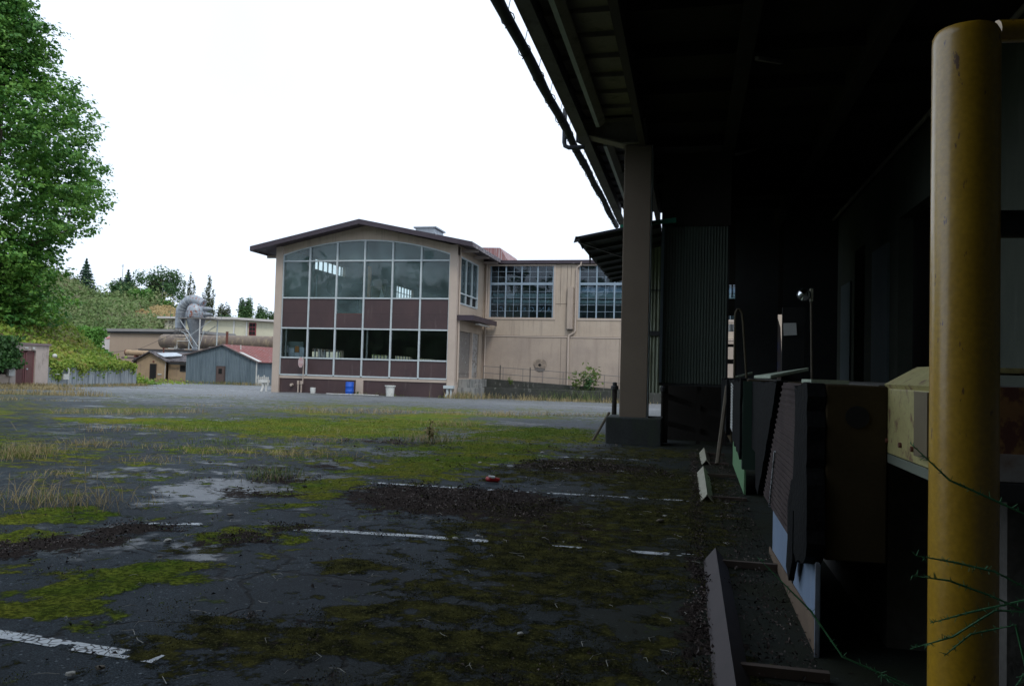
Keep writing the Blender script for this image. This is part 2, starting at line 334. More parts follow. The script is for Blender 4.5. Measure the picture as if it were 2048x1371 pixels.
# ------------------------------------------------------------------ the ground: one sheet, moss / litter / wet maps in world metres
# (centre x, centre y, half width, half depth, strength)
MOSS = [(-3.31, 3.44, 0.38, 0.19, 1), (-3.35, 3.9, 0.25, 0.23, 1), (-3.34, 4.36, 0.28, 0.22, 1), (-3.34, 4.76, 0.17, 0.14, 1), (-3.91, 4.28, 0.22, 0.12, 0.6), (-3.93, 6.71, 0.23, 0.19, 0.9), (-3.94, 7.5, 0.3, 0.29, 1), (-3.82, 8.32, 0.33, 0.35, 1), (-3.75, 9.88, 0.45, 0.71, 1), (-3.65, 11.04, 0.63, 1.19, 1), (-3.14, 12.34, 0.63, 0.82, 0.9), (-3.09, 9.57, 0.31, 0.36, 0.8), (-2.91, 13.14, 0.5, 0.46, 0.8), (-13.92, 15.96, 1.0, 0.63, 1), (-12.41, 16.66, 1.25, 1.16, 1), (-10.67, 16.51, 1.33, 1.59, 1), (-10.03, 17.91, 1.17, 2.55, 1), (-8.24, 17.03, 1.32, 2.59, 1), (-7.91, 19.97, 1.11, 4.27, 1), (-8.53, 25.15, 1.11, 3.45, 1), (-6.71, 16.37, 0.85, 1.2, 1), (-6.47, 21.79, 0.69, 2.07, 0.8), (-3.48, 18.48, 1.14, 2.35, 1), (-2.52, 17.69, 0.65, 1.65, 0.8), (-4.12, 17.03, 0.54, 1.41, 0.8), (-4.67, 13.81, 0.62, 0.84, 0.7), (-5.88, 12.98, 0.77, 0.57, 0.5), (-3.59, 5.49, 0.23, 0.14, 0.9), (-3.45, 5.74, 0.24, 0.14, 0.8), (-3.02, 5.54, 0.15, 0.09, 0.8), (-5.53, 5.69, 0.42, 0.25, 0.9), (-5.14, 5.15, 0.27, 0.15, 0.9), (-5.39, 5.99, 0.26, 0.16, 0.8), (-6.9, 9.19, 0.26, 0.27, 0.6), (-9.2, 9.42, 0.56, 0.5, 0.7), (-6.2, 7.92, 0.57, 0.17, 0.5), (-7.31, 10.92, 1.05, 0.28, 0.6), (-5.95, 11.27, 0.9, 0.29, 0.6)]
DKMOSS = [(-2.19, 4.75, 0.32, 0.23, 1), (-1.99, 3.49, 0.38, 0.14, 1), (-2.22, 3.31, 0.21, 0.11, 1), (-1.73, 3.84, 0.18, 0.1, 1), (-1.62, 3.24, 0.5, 0.18, 1), (-1.05, 3.49, 0.45, 0.26, 1), (-1.37, 4.05, 0.26, 0.17, 0.9), (-1.07, 4.54, 0.34, 0.23, 0.9), (-1.56, 4.42, 0.23, 0.11, 0.8), (-1.0, 5.44, 0.38, 0.31, 1), (-0.94, 6.76, 0.46, 0.55, 1), (-1.18, 5.95, 0.22, 0.33, 0.9), (-0.57, 7.4, 0.5, 0.71, 1), (-0.13, 8.71, 0.3, 1.69, 0.8), (-0.49, 10.43, 0.75, 1.17, 0.9), (-1.52, 11.77, 0.8, 1.02, 0.8), (-0.86, 14.49, 0.97, 1.3, 0.8), (-0.76, 4.47, 0.14, 0.08, 1), (-2.38, 9.64, 0.14, 0.36, 1), (-1.85, 9.25, 0.2, 0.16, 1), (-2.2, 3.06, 0.26, 0.12, 0.8), (-0.53, 3.9, 0.19, 0.1, 0.7), (-0.88, 5.33, 0.2, 0.19, 0.9), (-0.54, 6.08, 0.3, 0.21, 0.7), (-3.25, 5.86, 0.24, 0.14, 0.6), (-0.98, 4.66, 0.18, 0.1, 0.7), (-3.58, 5.16, 0.22, 0.11, 0.6), (-1.49, 3.61, 0.28, 0.13, 0.9), (-0.39, 4.79, 0.26, 0.42, 0.5), (-1.22, 7.1, 0.22, 0.29, 0.9)]
LITTER = [(-2.34, 7.61, 0.73, 0.67, 1), (-2.79, 7.67, 0.55, 0.58, 1), (-1.78, 7.44, 0.33, 0.42, 1), (-1.9, 6.96, 0.36, 0.28, 0.8), (-4.57, 4.72, 0.28, 0.17, 1), (-4.53, 5.09, 0.3, 0.17, 1), (-4.47, 5.51, 0.24, 0.16, 1), (-3.3, 5.8, 0.24, 0.12, 0.7), (-3.43, 5.43, 0.23, 0.12, 0.7), (-4.39, 7.48, 0.31, 0.2, 0.7), (-4.5, 8.54, 0.35, 0.19, 0.7), (-4.66, 9.97, 0.4, 0.21, 0.6), (-5.23, 9.39, 0.38, 0.18, 0.5), (-1.46, 11.37, 0.77, 0.68, 0.8), (-1.99, 11.44, 0.57, 0.56, 0.8), (-0.99, 10.93, 0.54, 0.62, 0.5), (-5.61, 14.21, 0.74, 0.34, 0.5), (-1.03, 6.49, 0.32, 0.4, 0.4), (0.05, 4.98, 0.04, 0.66, 0.9), (0.09, 5.69, 0.04, 0.44, 0.9), (0.07, 4.05, 0.04, 0.36, 0.9)]
WET = [(-4.94, 7.68, 0.64, 0.61, 1), (-6.61, 12.52, 0.92, 0.72, 0.9), (-6.37, 8.6, 0.85, 0.39, 0.7), (-4.03, 5.02, 0.57, 0.32, 0.8), (-4.91, 12.44, 0.89, 0.52, 0.9), (-4.87, 10.43, 0.55, 0.31, 1), (-5.47, 22.58, 1.14, 1.38, 0.9), (-2.61, 10.86, 0.61, 1.12, 0.4), (-9.97, 10.9, 1.01, 0.73, 0.4), (-9.24, 13.47, 1.84, 0.65, 0.5), (-3.58, 3.93, 0.43, 0.25, 0.4), (-13.47, 20.06, 4.04, 1.43, 0.3), (-22.4, 29.04, 4.78, 4.01, 0.5), (-17.02, 37.36, 7.07, 4.7, 0.4)]
GRASS = [(-16.65, 18.15, -14.08, 18.9, 60, 0.45), (-16.09, 20.21, -14.41, 20.71, 40, 0.4), (-25.37, 23.83, -22.33, 24.8, 60, 0.35), (-29.66, 29.39, -25.98, 30.63, 30, 0.3), (-12.96, 24.09, -10.08, 24.98, 70, 0.5), (-12.21, 26.39, -10.14, 27.04, 40, 0.45), (-10.69, 26.48, -8.63, 27.13, 40, 0.4), (-8.7, 27.34, -6.25, 28.1, 50, 0.5), (-7.41, 27.45, -5.66, 27.99, 40, 0.5), (-6.76, 29.5, -4.52, 30.21, 40, 0.45), (-5.45, 29.86, -3.2, 30.57, 50, 0.45), (-6.79, 20.04, -5.76, 20.33, 40, 0.5), (-5.52, 14.76, -4.56, 15.03, 50, 0.45), (-7.08, 13.4, -6.01, 13.7, 25, 0.25), (-9.6, 9.3, -8.76, 9.49, 80, 0.4), (-9.19, 8.76, -8.67, 8.88, 40, 0.35), (-9.73, 10.75, -9.12, 10.91, 40, 0.3), (-7.49, 10.68, -5.42, 11.23, 60, 0.25), (-6.01, 10.77, -4.85, 11.08, 40, 0.22), (-8.87, 10.84, -6.73, 11.4, 25, 0.2), (-5.03, 8.7, -4.88, 8.73, 25, 0.22), (-5.87, 5.99, -5.16, 6.15, 25, 0.5), (-6.38, 6.21, -5.82, 6.34, 20, 0.5), (-5.51, 6.24, -5.15, 6.33, 15, 0.5), (-7.46, 9.31, -6.79, 9.47, 25, 0.2), (-7.41, 7.68, -6.73, 7.83, 20, 0.2), (-27.29, 38.25, -23.24, 39.72, 30, 0.2), (-20.73, 66.41, -13.22, 69.69, 30, 0.4), (-19.56, 62.67, -17.23, 63.67, 30, 0.7), (-40.62, 48.33, -36.84, 49.88, 30, 0.3), (-8.26, 16.07, -6.55, 16.55, 20, 0.3), (-12.17, 13.16, -11.04, 13.47, 15, 0.5), (-11.64, 13.76, -9.89, 14.24, 20, 0.3), (-18.09, 25.67, -11.06, 27.89, 40, 0.25), (-8.62, 59.95, -6.4, 60.84, 25, 0.6)]
STONES = [(-3.883, 6.137), (-4.144, 7.693), (-3.731, 5.099), (-1.191, 6.665), (-0.206, 7.604), (-2.471, 13.389), (-3.68, 11.26), (-3.01, 11.233), (-5.108, 9.161), (-6.322, 9.461), (-4.13, 7.968), (-2.509, 2.832), (-2.442, 2.925), (-0.816, 3.927), (-1.623, 6.047), (-0.243, 7.331), (-1.765, 5.9), (-3.147, 4.539), (-0.021, 5.116)]
def field(L, x, y, grow=1.0):
    r = np.zeros_like(x)
    wx = x+(fbm(x, y, 1.1, 4, 11)-.5)*1.0; wy = y+(fbm(x, y, 1.1, 4, 12)-.5)*1.1
    for cx, cy, a, b, s in L:
        d = ((wx-cx)/(a*grow*1.15))**2+((wy-cy)/(max(b, .12)*grow*1.15))**2
        r = np.maximum(r, s*np.exp(-d*d*.7))
    return r
def gz0(y):
    t = np.clip(y-9, 0, 71); return -.0145*t
def gutter(x, y): return np.exp(-((x+4.7+.25*np.sin(y*.45))/.55)**2)*np.clip((22-y)/8, 0, 1)*np.clip((y+3)/4, 0, 1)
def gz(x, y):
    x = np.asarray(x, float); y = np.asarray(y, float)
    u = np.clip((-x-.5)/1.5, 0, 1)*np.clip((70-y)/20, 0, 1)*np.clip((x+45)/8, 0, 1)
    return gz0(y)-.035*gutter(x, y)+u*((fbm(x, y, 5., 3, 3)-.5)*.09)+u*(fbm(x, y, .5, 3, 5)-.5)*.012
def rn(x, y, sc, seed): return np.clip((fbm(x, y, sc, 5, seed)-.27)/.46, 0, 1)
def moss_at(x, y):
    bg = rn(x, y, 3.5, 23)*np.clip((y-4)/10, 0, 1)*.62*np.clip((42-y)/12, 0, 1)*np.clip((-1.2-x)/1.5, 0, 1)+.30*rn(x, y, 1.6, 24)*np.clip((-2.2-x)/1., 0, 1)
    return np.clip(np.maximum(field(MOSS, x, y, 1.15)*.98, bg), 0, 1)
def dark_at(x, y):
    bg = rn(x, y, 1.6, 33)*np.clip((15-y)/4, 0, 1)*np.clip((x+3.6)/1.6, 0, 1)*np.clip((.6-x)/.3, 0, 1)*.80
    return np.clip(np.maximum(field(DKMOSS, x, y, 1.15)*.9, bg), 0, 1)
def litter_at(x, y): return np.clip(np.maximum(field(LITTER, x, y, 1.2), .22*rn(x, y, .8, 43)), 0, 1)
def lines(a, b, near0, near1, st, g, far):
    mid = list(np.arange(near0, near1, st)); lo = [near0]; s = st
    while lo[-1] > a: s *= g; lo.append(lo[-1]-s)
    hi = [near1]; s = st
    while hi[-1] < b: s *= far; hi.append(hi[-1]+s)
    return np.array(lo[:0:-1]+mid+hi)
gx = lines(-2500, 2500, -9, 1.2, .05, 1.035, 1.25); gy = lines(-800, 4000, 2.4, 13.5, .05, 1.3, 1.012)
X, Y = np.meshgrid(gx, gy); Xf, Yf = X.ravel(), Y.ravel()
ms, dk, lt = moss_at(Xf, Yf), dark_at(Xf, Yf), litter_at(Xf, Yf)
wt = np.clip(np.maximum(field(WET, Xf, Yf, 1.1)*.9, rn(Xf, Yf, 4, 51)*.75*np.clip((-Xf-1.5)/2, 0, 1))+.3*gutter(Xf, Yf), 0, 1)
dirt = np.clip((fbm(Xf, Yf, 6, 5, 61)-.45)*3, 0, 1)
Zf = gz(Xf, Yf)+np.maximum(np.maximum(ms, dk), lt)*fbm(Xf, Yf, .12, 3, 72)*.014
nx, ny = len(gx), len(gy); ii = np.arange(nx*ny).reshape(ny, nx)
Fq = np.stack([ii[:-1, :-1].ravel(), ii[:-1, 1:].ravel(), ii[1:, 1:].ravel(), ii[1:, :-1].ravel()], 1)
G = bpy.data.materials.new('asphalt'); G.use_nodes = True; t = G.node_tree; t.nodes.clear(); L = t.links.new
out = N(t, 'ShaderNodeOutputMaterial'); p = N(t, 'ShaderNodeBsdfPrincipled'); L(p.outputs[0], out.inputs[0])
c = N(t, 'ShaderNodeTexCoord')
def att(n): a = N(t, 'ShaderNodeAttribute'); a.attribute_name = n; return a.outputs['Fac']
def noise(s, d=4., r=.55, sc=None):
    n = N(t, 'ShaderNodeTexNoise', Scale=s, Detail=d, Roughness=r)
    if sc: mp = N(t, 'ShaderNodeMapping'); mp.inputs['Scale'].default_value = sc; L(c.outputs['Object'], mp.inputs[0]); L(mp.outputs[0], n.inputs['Vector'])
    else: L(c.outputs['Object'], n.inputs['Vector'])
    return n.outputs['Fac']
def mr(v, a, b, c0=0., d=1.):
    r = N(t, 'ShaderNodeMapRange'); r.inputs['From Min'].default_value = a; r.inputs['From Max'].default_value = b
    r.inputs['To Min'].default_value = c0; r.inputs['To Max'].default_value = d; L(v, r.inputs['Value']); return r.outputs[0]
def mixc(f, a, b):
    x = N(t, 'ShaderNodeMix', data_type='RGBA'); L(f, x.inputs['Factor'])
    for k, v in (('A', a), ('B', b)):
        if isinstance(v, tuple): x.inputs[k].default_value = (*v, 1)
        else: L(v, x.inputs[k])
    return x.outputs['Result']
def math_(op, a, b):
    x = N(t, 'ShaderNodeMath', operation=op)
    for i, v in enumerate((a, b)):
        if isinstance(v, (int, float)): x.inputs[i].default_value = v
        else: L(v, x.inputs[i])
    return x.outputs[0]
agg = mixc(mr(noise(130, 2.), .38, .68), (.009, .0135, .0175), (.042, .057, .070))
spk = N(t, 'ShaderNodeTexVoronoi', Scale=34.); L(c.outputs['Object'], spk.inputs['Vector'])
sc_ = N(t, 'ShaderNodeSeparateColor'); L(spk.outputs['Color'], sc_.inputs[0])
spm = math_('MULTIPLY', mr(spk.outputs['Distance'], .16, .30, 1., 0.), mr(sc_.outputs[0], .80, .86))
agg = mixc(spm, agg, (.16, .18, .195))
sp2 = N(t, 'ShaderNodeTexVoronoi', Scale=95.); L(c.outputs['Object'], sp2.inputs['Vector']); sd_ = N(t, 'ShaderNodeSeparateColor'); L(sp2.outputs['Color'], sd_.inputs[0])
agg = mixc(math_('MULTIPLY', mr(sp2.outputs['Distance'], .25, .45, .8, 0.), mr(sd_.outputs[1], .45, .9)), agg, (.085, .10, .115))
agg = mixc(mr(noise(.8, 6., .65), .42, .7, 0., .8), agg, (.016, .0175, .019))
agg = mixc(mr(noise(.25, 4.), .5, .7, 0., .35), agg, (.035, .042, .048))
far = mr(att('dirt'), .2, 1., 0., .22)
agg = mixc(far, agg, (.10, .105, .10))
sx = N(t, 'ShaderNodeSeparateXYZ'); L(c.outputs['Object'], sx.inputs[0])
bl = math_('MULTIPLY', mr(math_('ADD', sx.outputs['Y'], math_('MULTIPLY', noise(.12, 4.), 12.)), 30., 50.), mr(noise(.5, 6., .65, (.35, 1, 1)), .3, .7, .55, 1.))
agg = mixc(bl, agg, (.19, .20, .21))  # far asphalt painted paler to imitate sky reflected at a grazing angle
crk = N(t, 'ShaderNodeTexVoronoi', feature='DISTANCE_TO_EDGE', Scale=.33)
wv = N(t, 'ShaderNodeVectorMath', operation='ADD'); nn = N(t, 'ShaderNodeTexNoise', Scale=1.5, Detail=5.); L(c.outputs['Object'], nn.inputs['Vector'])
L(c.outputs['Object'], wv.inputs[0]); L(nn.outputs['Color'], wv.inputs[1]); L(wv.outputs[0], crk.inputs['Vector'])
crf = mr(crk.outputs['Distance'], .002, .009, .85, 0.)
agg = mixc(crf, agg, (.012, .012, .012))
wy_ = math_('ADD', sx.outputs['Y'], math_('MULTIPLY', noise(.6, 5.), .9)); jn = None      # slab joints running across the lot
for y0, wd_ in ((11.5, .05), (13.9, .04), (9.7, .025), (18.9, .07), (25.3, .09), (30.6, .09)):
    j_ = mr(math_('ABSOLUTE', math_('SUBTRACT', wy_, y0), 0), wd_*.4, wd_, 1., 0.); jn = j_ if jn is None else math_('MAXIMUM', jn, j_)
jn = math_('MULTIPLY', jn, mr(sx.outputs['X'], -4.2, -3.2, 1., 0.))
agg = mixc(jn, agg, (.012, .013, .008))
def dens(a, sc, lo, hi, d=9., r=.70): return mr(math_('SUBTRACT', att(a), mr(noise(sc, d, r), .36, .64)), lo, hi)
mossf = dens('moss', 4.1, -.07, .20); darkf = dens('dark', 4.4, -.02, .18, 10., .74); litf = dens('litter', 7., -.02, .10, 9., .78)
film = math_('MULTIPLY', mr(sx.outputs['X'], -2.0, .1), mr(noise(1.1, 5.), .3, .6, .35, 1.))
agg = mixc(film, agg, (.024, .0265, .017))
mossc = mixc(mr(noise(6, 4.), .35, .65), (.07, .125, .014), (.175, .225, .03))
mossc = mixc(mr(noise(.7, 3.), .4, .65), mossc, (.21, .19, .03))
mossc = mixc(mr(noise(34, 3., .6), .42, .6, .75, 0.), mossc, (.022, .032, .008))
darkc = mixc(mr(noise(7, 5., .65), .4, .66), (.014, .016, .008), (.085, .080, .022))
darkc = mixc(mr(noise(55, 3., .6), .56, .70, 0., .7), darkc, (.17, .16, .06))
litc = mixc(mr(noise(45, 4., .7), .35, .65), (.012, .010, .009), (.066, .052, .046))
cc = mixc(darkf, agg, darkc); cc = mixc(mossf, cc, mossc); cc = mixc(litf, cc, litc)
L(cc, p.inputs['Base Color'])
wet = math_('MULTIPLY', mr(math_('SUBTRACT', att('wet'), mr(noise(1.7, 8., .68), .34, .66)), .04, .36), mr(mossf, 0., 1., 1., 0.))
rough = mr(wet, 0., 1., .62, .30)
veg = math_('MAXIMUM', mossf, math_('MAXIMUM', darkf, litf))
rr = N(t, 'ShaderNodeMix', data_type='FLOAT'); L(veg, rr.inputs['Factor']); L(rough, rr.inputs['A']); rr.inputs['B'].default_value = .95
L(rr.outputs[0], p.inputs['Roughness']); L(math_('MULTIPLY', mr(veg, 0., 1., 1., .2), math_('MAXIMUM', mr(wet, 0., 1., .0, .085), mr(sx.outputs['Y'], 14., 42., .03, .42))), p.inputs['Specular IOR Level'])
h = math_('ADD', math_('MULTIPLY', noise(140, 3.), mr(wet, 0., 1., .5, .08)), math_('MULTIPLY', math_('MULTIPLY', noise(60, 4., .8), veg), 3.))
h = math_('SUBTRACT', h, math_('MULTIPLY', crf, 1.2))
bp = N(t, 'ShaderNodeBump', Strength=.8, Distance=.008); L(h, bp.inputs['Height']); L(bp.outputs[0], p.inputs['Normal'])
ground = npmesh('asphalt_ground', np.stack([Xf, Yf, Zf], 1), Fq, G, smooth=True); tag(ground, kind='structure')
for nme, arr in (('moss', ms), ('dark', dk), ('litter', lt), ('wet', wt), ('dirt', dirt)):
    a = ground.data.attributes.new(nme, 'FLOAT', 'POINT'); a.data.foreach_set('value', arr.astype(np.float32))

# painted bay stripes, worn through where the asphalt and moss have taken them
def stripe(y, x0, x1, wdt, slope, org_label, brk=.5):
    V = []; F = []; n = int((x1-x0)/.011)
    rows = 11
    xs = np.linspace(x0, x1, n)
    for r in range(rows):
        for xx in xs: yy = y+(r/(rows-1)-.5)*wdt+(xx-x0)*slope; V.append((xx, yy, 0))
    V = np.array(V); n1 = fbm(V[:, 0], V[:, 1], .09, 4, 81)*.75+fbm(V[:, 0], V[:, 1], .8, 2, 82)*.25; cov = np.maximum(np.maximum(moss_at(V[:, 0], V[:, 1]), dark_at(V[:, 0], V[:, 1])), litter_at(V[:, 0], V[:, 1]))
    V[:, 2] = gz(V[:, 0], V[:, 1])+.004
    keep = (n1 > brk*.72) & (cov < .95+.4*fbm(V[:, 0], V[:, 1], .1, 3, 83)-.1)
    for r in range(rows-1):
        for i in range(n-1):
            q = (r*n+i, r*n+i+1, (r+1)*n+i+1, (r+1)*n+i)
            if all(keep[k] for k in q): F.append(q)
    me = npmesh('parking_stripe', V, np.array(F), LINE, org=(0, 0, 0)); tag(me, kind='structure')
stripe(3.2, -3.75, -2.3, .095, -.06, 0, .38); stripe(5.84, -3.1, .08, .085, .08, 0, .36); stripe(5.735, -4.42, -3.9, .085, .08, 0, .55); stripe(8.5, -4.4, .02, .085, .05, 0, .62); stripe(11.1, -4.3, -.2, .08, .05, 0, .70); stripe(13.0, -3.4, -.6, .08, .05, 0, .64)

# ------------------------------------------------------------------ gabled hall with the glazed end wall
FY = 51.6; XL, XR = -29.65, -15.8; GB = -.72
hall = empty('gabled_hall', (-22.7, FY, -.6), 'tan two storey hall with curved top window wall, brown panels and low gable roof', 'building')
PC = -22.72
def arc(x): return 9.38+1.05*(1-((x-PC)/6.45)**2)
for a, b in ((XL, -29.1), (-16.35, XR)): MB().box(a, b, FY-.12, FY+.5, GB, 10.0).build('corner_column', TANL, hall)
# gable wall above the curved head
n = 30; xs = [XL+(XR-XL)*i/n for i in range(n+1)]
def rooft(x): return 11.45-abs(x-PC)*.2215
lo = [(x, FY-.02, min(arc(x) if -29.1 < x < -16.35 else 9.3, 10.4)) for x in xs]; hi = [(x, FY-.02, rooft(x)) for x in xs]
g_ = MB()
for i in range(n):
    g_.prism([lo[i], lo[i+1], hi[i+1], hi[i]], (0, .35, 0))
g_.build('gable_wall', TAN, hall)
MB().box(-29.1, -16.35, FY, FY+.3, .42, .62).build('sill_beam', TANL, hall)
MB().box(-23.1, -22.55, FY-.04, FY+.3, GB, .42).build('plinth_pier', TANL, hall)
for a, b in ((-29.1, -23.1), (-22.55, -16.35)):
    MB().box(a, b, FY+.06, FY+.3, GB, .42).build('plinth_panel', BRN, hall)
mx_ = [-29.1+12.75*i/6 for i in range(7)]; mw = .11
for i, x in enumerate(mx_):
    MB().box(x-mw/2, x+mw/2, FY-.06, FY+.14, .68, arc(x) if 0 < i < 6 else 9.35).build('mullion', ALU, hall)
for z in (.68, 1.92, 4.06, 6.25, 8.93):
    q = MB()
    for i in range(6): q.box(mx_[i]+mw/2, mx_[i+1]-mw/2, FY-.035, FY+.12, z-.05, z+.05)
    q.build('transom', ALU, hall)
q = MB(); k = 36
for i in range(k):
    xa, xb = -29.1+12.75*i/k, -29.1+12.75*(i+1)/k; q.prism([(xa, FY-.05, arc(xa)-.09), (xb, FY-.05, arc(xb)-.09), (xb, FY-.05, arc(xb)+.0), (xa, FY-.05, arc(xa)+.0)], (0, .15, 0))
q.build('arched_head', ALU, hall)
for i in range(6):
    a, b = mx_[i]+mw/2, mx_[i+1]-mw/2
    MB().box(a, b, FY+.03, FY+.1, .73, 1.87).build('spandrel_panel', BRN, hall)
    if i == 2:
        MB().box(a, b, FY+.03, FY+.1, 4.11, 5.12).build('spandrel_panel', BRN, hall); MB().box(a, b, FY+.06, FY+.075, 5.12, 6.2).build('window_pane', GLU, hall)
        MB().box(a, b, FY+.04, FY+.1, 5.12, 5.15).build('sill_strip', RUST, hall)
    else:
        MB().box(a, b, FY+.03, FY+.1, 4.11, 5.15).build('spandrel_panel', BRN, hall); MB().box(a, b, FY+.034, FY+.1, 5.155, 6.2).build('spandrel_panel', BRN, hall)
    MB().box(a, b, FY+.06, FY+.075, 1.97, 4.01).build('window_pane', GLL, hall)
    MB().box(a, b, FY+.06, FY+.075, 6.3, 8.88).build('window_pane', GLU, hall)
    q = MB(); kk = 8; P = [(a, FY+.06, 8.98)]+[(b, FY+.06, 8.98)]+[(b+(a-b)*j/kk, FY+.06, arc(b+(a-b)*j/kk)-.09) for j in range(kk+1)]
    q.prism(P, (0, .015, 0)).build('window_pane', GLU, hall)
# side walls. west wall: ribbon windows on both floors; they are real openings to the sky
def wall_x(mb, x0, x1, y0, y1, z0, z1, holes):
    hs = sorted(holes); y = y0
    ys = sorted({y0, y1, *[h[0] for h in hs], *[h[1] for h in hs]})
    for a, b in zip(ys[:-1], ys[1:]):
        cols = sorted([(h[2], h[3]) for h in hs if h[0] <= a+1e-6 and h[1] >= b-1e-6]); z = z0
        for c0, c1 in cols:
            if c0 > z: mb.box(x0, x1, a, b, z, c0)
            z = c1
        if z < z1: mb.box(x0, x1, a, b, z, z1)
LH = [(57., 62.6, 9.1, 9.95), (57., 62.8, 1.35, 2.75), (69, 73.5, 1.35, 2.6), (75, 80, 1.35, 2.6), (74.8, 79.8, 8.5, 9.8), (82, 88, 1.35, 2.5)]
q = MB(); wall_x(q, XL, XL+.3, FY+.5, 92, GB, 10.0, LH); q.build('side_wall', TAN, hall)
for (a, b, c0, c1) in LH:
    y = a+.85
    while y < b-.2: MB().box(XL+.05, XL+.15, y, y+.09, c0, c1).build('window_bar', ALU, hall); y += .85
    if c1-c0 > 1.1: MB().box(XL+.155, XL+.2, a, b, (c0+c1)/2-.03, (c0+c1)/2+.03).build('window_bar', ALU, hall)
RH = [(51.99+.15, 56.75, 6.0, 9.25), (52.5, 57.6, .75, 4.1)]
q = MB(); wall_x(q, XR-.3, XR, FY+.5, 60, GB, 10.0, RH); q.box(XR-.3, XR, 60, 92, GB, 10.0); q.build('side_wall', TAN, hall)
sf = MB(); y0, y1 = 52.14, 56.75
for y in (y0, y0+(y1-y0)/3, y0+2*(y1-y0)/3, y1): sf.box(XR-.1, XR+.05, y-.05, y+.05, 6.0, 9.25)
for z in (6.0, 6.72, 9.25): sf.box(XR-.08, XR+.035, y0, y1, z-.05, z+.05)
sw = sf.build('side_window', ALU, hall)
MB().box(XR-.05, XR-.04, y0, y1, 6.7, 9.25).build('pane', GLU, sw)
MB().box(XR-.05, XR-.04, y0, y0+1.5, 6.0, 6.7).build('pane', GLU, sw)
MB().box(XR-.12, XR-.11, y0+1.5, y1, 6.05, 6.65).build('open_vent', BLK, sw)
dr = MB(); dr.box(XR-.22, XR-.16, 52.5, 55.6, .75, 4.1); dr.box(XR-.16, XR-.13, 52.6, 55.5, 1.1, 1.6).build('loading_door', mat('grey_shutter', (.20, .18, .16), .7, (.15, .13, .12), 1.5, .8, .1, 20, stain=(.36, .37, .36), sscale=(.5, .5, 1.2), spos=(.6, .66)), hall)
MB().box(XR-.2, XR-.08, 55.75, 57.5, .75, 4.1).build('loading_door', mat('pale_shutter', (.33, .33, .32), .7, (.24, .22, .2), 1.2, .9, .1, 20, stain=(.16, .13, .11), sscale=(.5, .5, 1.4), spos=(.52, .6)), hall)
MB().box(XR-.15, XR+.04, 55.6, 55.75, .72, 4.15).build('door_post', TANL, hall)
MB().box(XR-.1, XR+1.15, 51.75, 58.3, 4.85, 4.93).box(XR+1.15, XR+1.19, 51.7, 58.35, 4.78, 5.14).box(XR, XR+1.15, 51.7, 51.75, 4.78, 5.14).build('door_canopy', ROOFB, hall)
MB().box(XR+.7, XR+.95, 54.0, 55.5, 4.62, 4.72).box(XR+.7, XR+.95, 55.6, 57.2, 4.62, 4.72).build('canopy_light', WHITE, hall)
MB().tube([(XR+.09, FY+.3, 9.9), (XR+.09, FY+.3, 5.2)], .055).tube([(XR+.09, FY+.3, 4.8), (XR+.09, FY+.3, .5)], .055).build('downpipe', TANL, hall)
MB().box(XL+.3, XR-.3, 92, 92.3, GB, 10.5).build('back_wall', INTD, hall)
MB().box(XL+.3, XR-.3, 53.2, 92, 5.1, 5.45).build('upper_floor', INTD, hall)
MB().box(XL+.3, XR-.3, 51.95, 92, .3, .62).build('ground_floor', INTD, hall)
MB().box(XL+.302, XL+.31, 51.95, 56.9, 5.5, 9.9).build('wall_lining', INTW, hall)
# roof: two slopes with overhang, fascia
def slope(mb, xa, za, xb, zb, y0, y1, th): mb.prism([(xa, y0, za), (xb, y0, zb), (xb, y0, zb+th), (xa, y0, za+th)], (0, y1-y0, 0))
q = MB(); slope(q, -31.05, 9.62, PC, 11.46, 50.45, 56, .14); slope(q, -29.6, 9.94, PC, 11.46, 56, 92.5, .14); slope(q, PC, 11.46, -14.5, 9.72, 50.45, 92.5, .14); rf = q.build('roof', ROOFB, hall)
q = MB(); slope(q, -31.1, 9.50, PC, 11.34, 50.3, 50.45, .34); slope(q, PC, 11.34, -14.45, 9.66, 50.3, 50.45, .34); q.build('fascia', ROOFB, rf)
q = MB(); q.box(-14.5, -14.42, 50.46, 92.5, 9.68, 9.98); q.box(-31.15, -31.06, 50.46, 56, 9.5, 9.82); q.build('gutter', mat('flaking_gutter', (.10, .075, .085), .6, (.07, .05, .06), 2, .8, .1, 30, stain=(.34, .31, .31), sscale=(2, 2, 2), spos=(.52, .62)), rf)
PKW = mat('pinkish_white', (.5, .42, .40), .7)
for y in (52.5, 55.4, 58.3, 61.2): MB().box(-15.8, -14.62, y, y+.16, 9.62, 9.80).build('rafter_end', PKW, rf)
for y in (52.5, 55.4): MB().box(-31.0, -29.7, y, y+.16, 9.30, 9.48).build('rafter_end', PKW, rf)
q = MB(); q.box(-20.6, -19.1, 56, 58.2, 10.7, 12.05); q.box(-20.75, -18.95, 55.9, 58.3, 12.05, 12.15); q.box(-20.66, -19.04, 55.94, 58.26, 11.6, 11.7); q.build('roof_vent', GALV, rf)
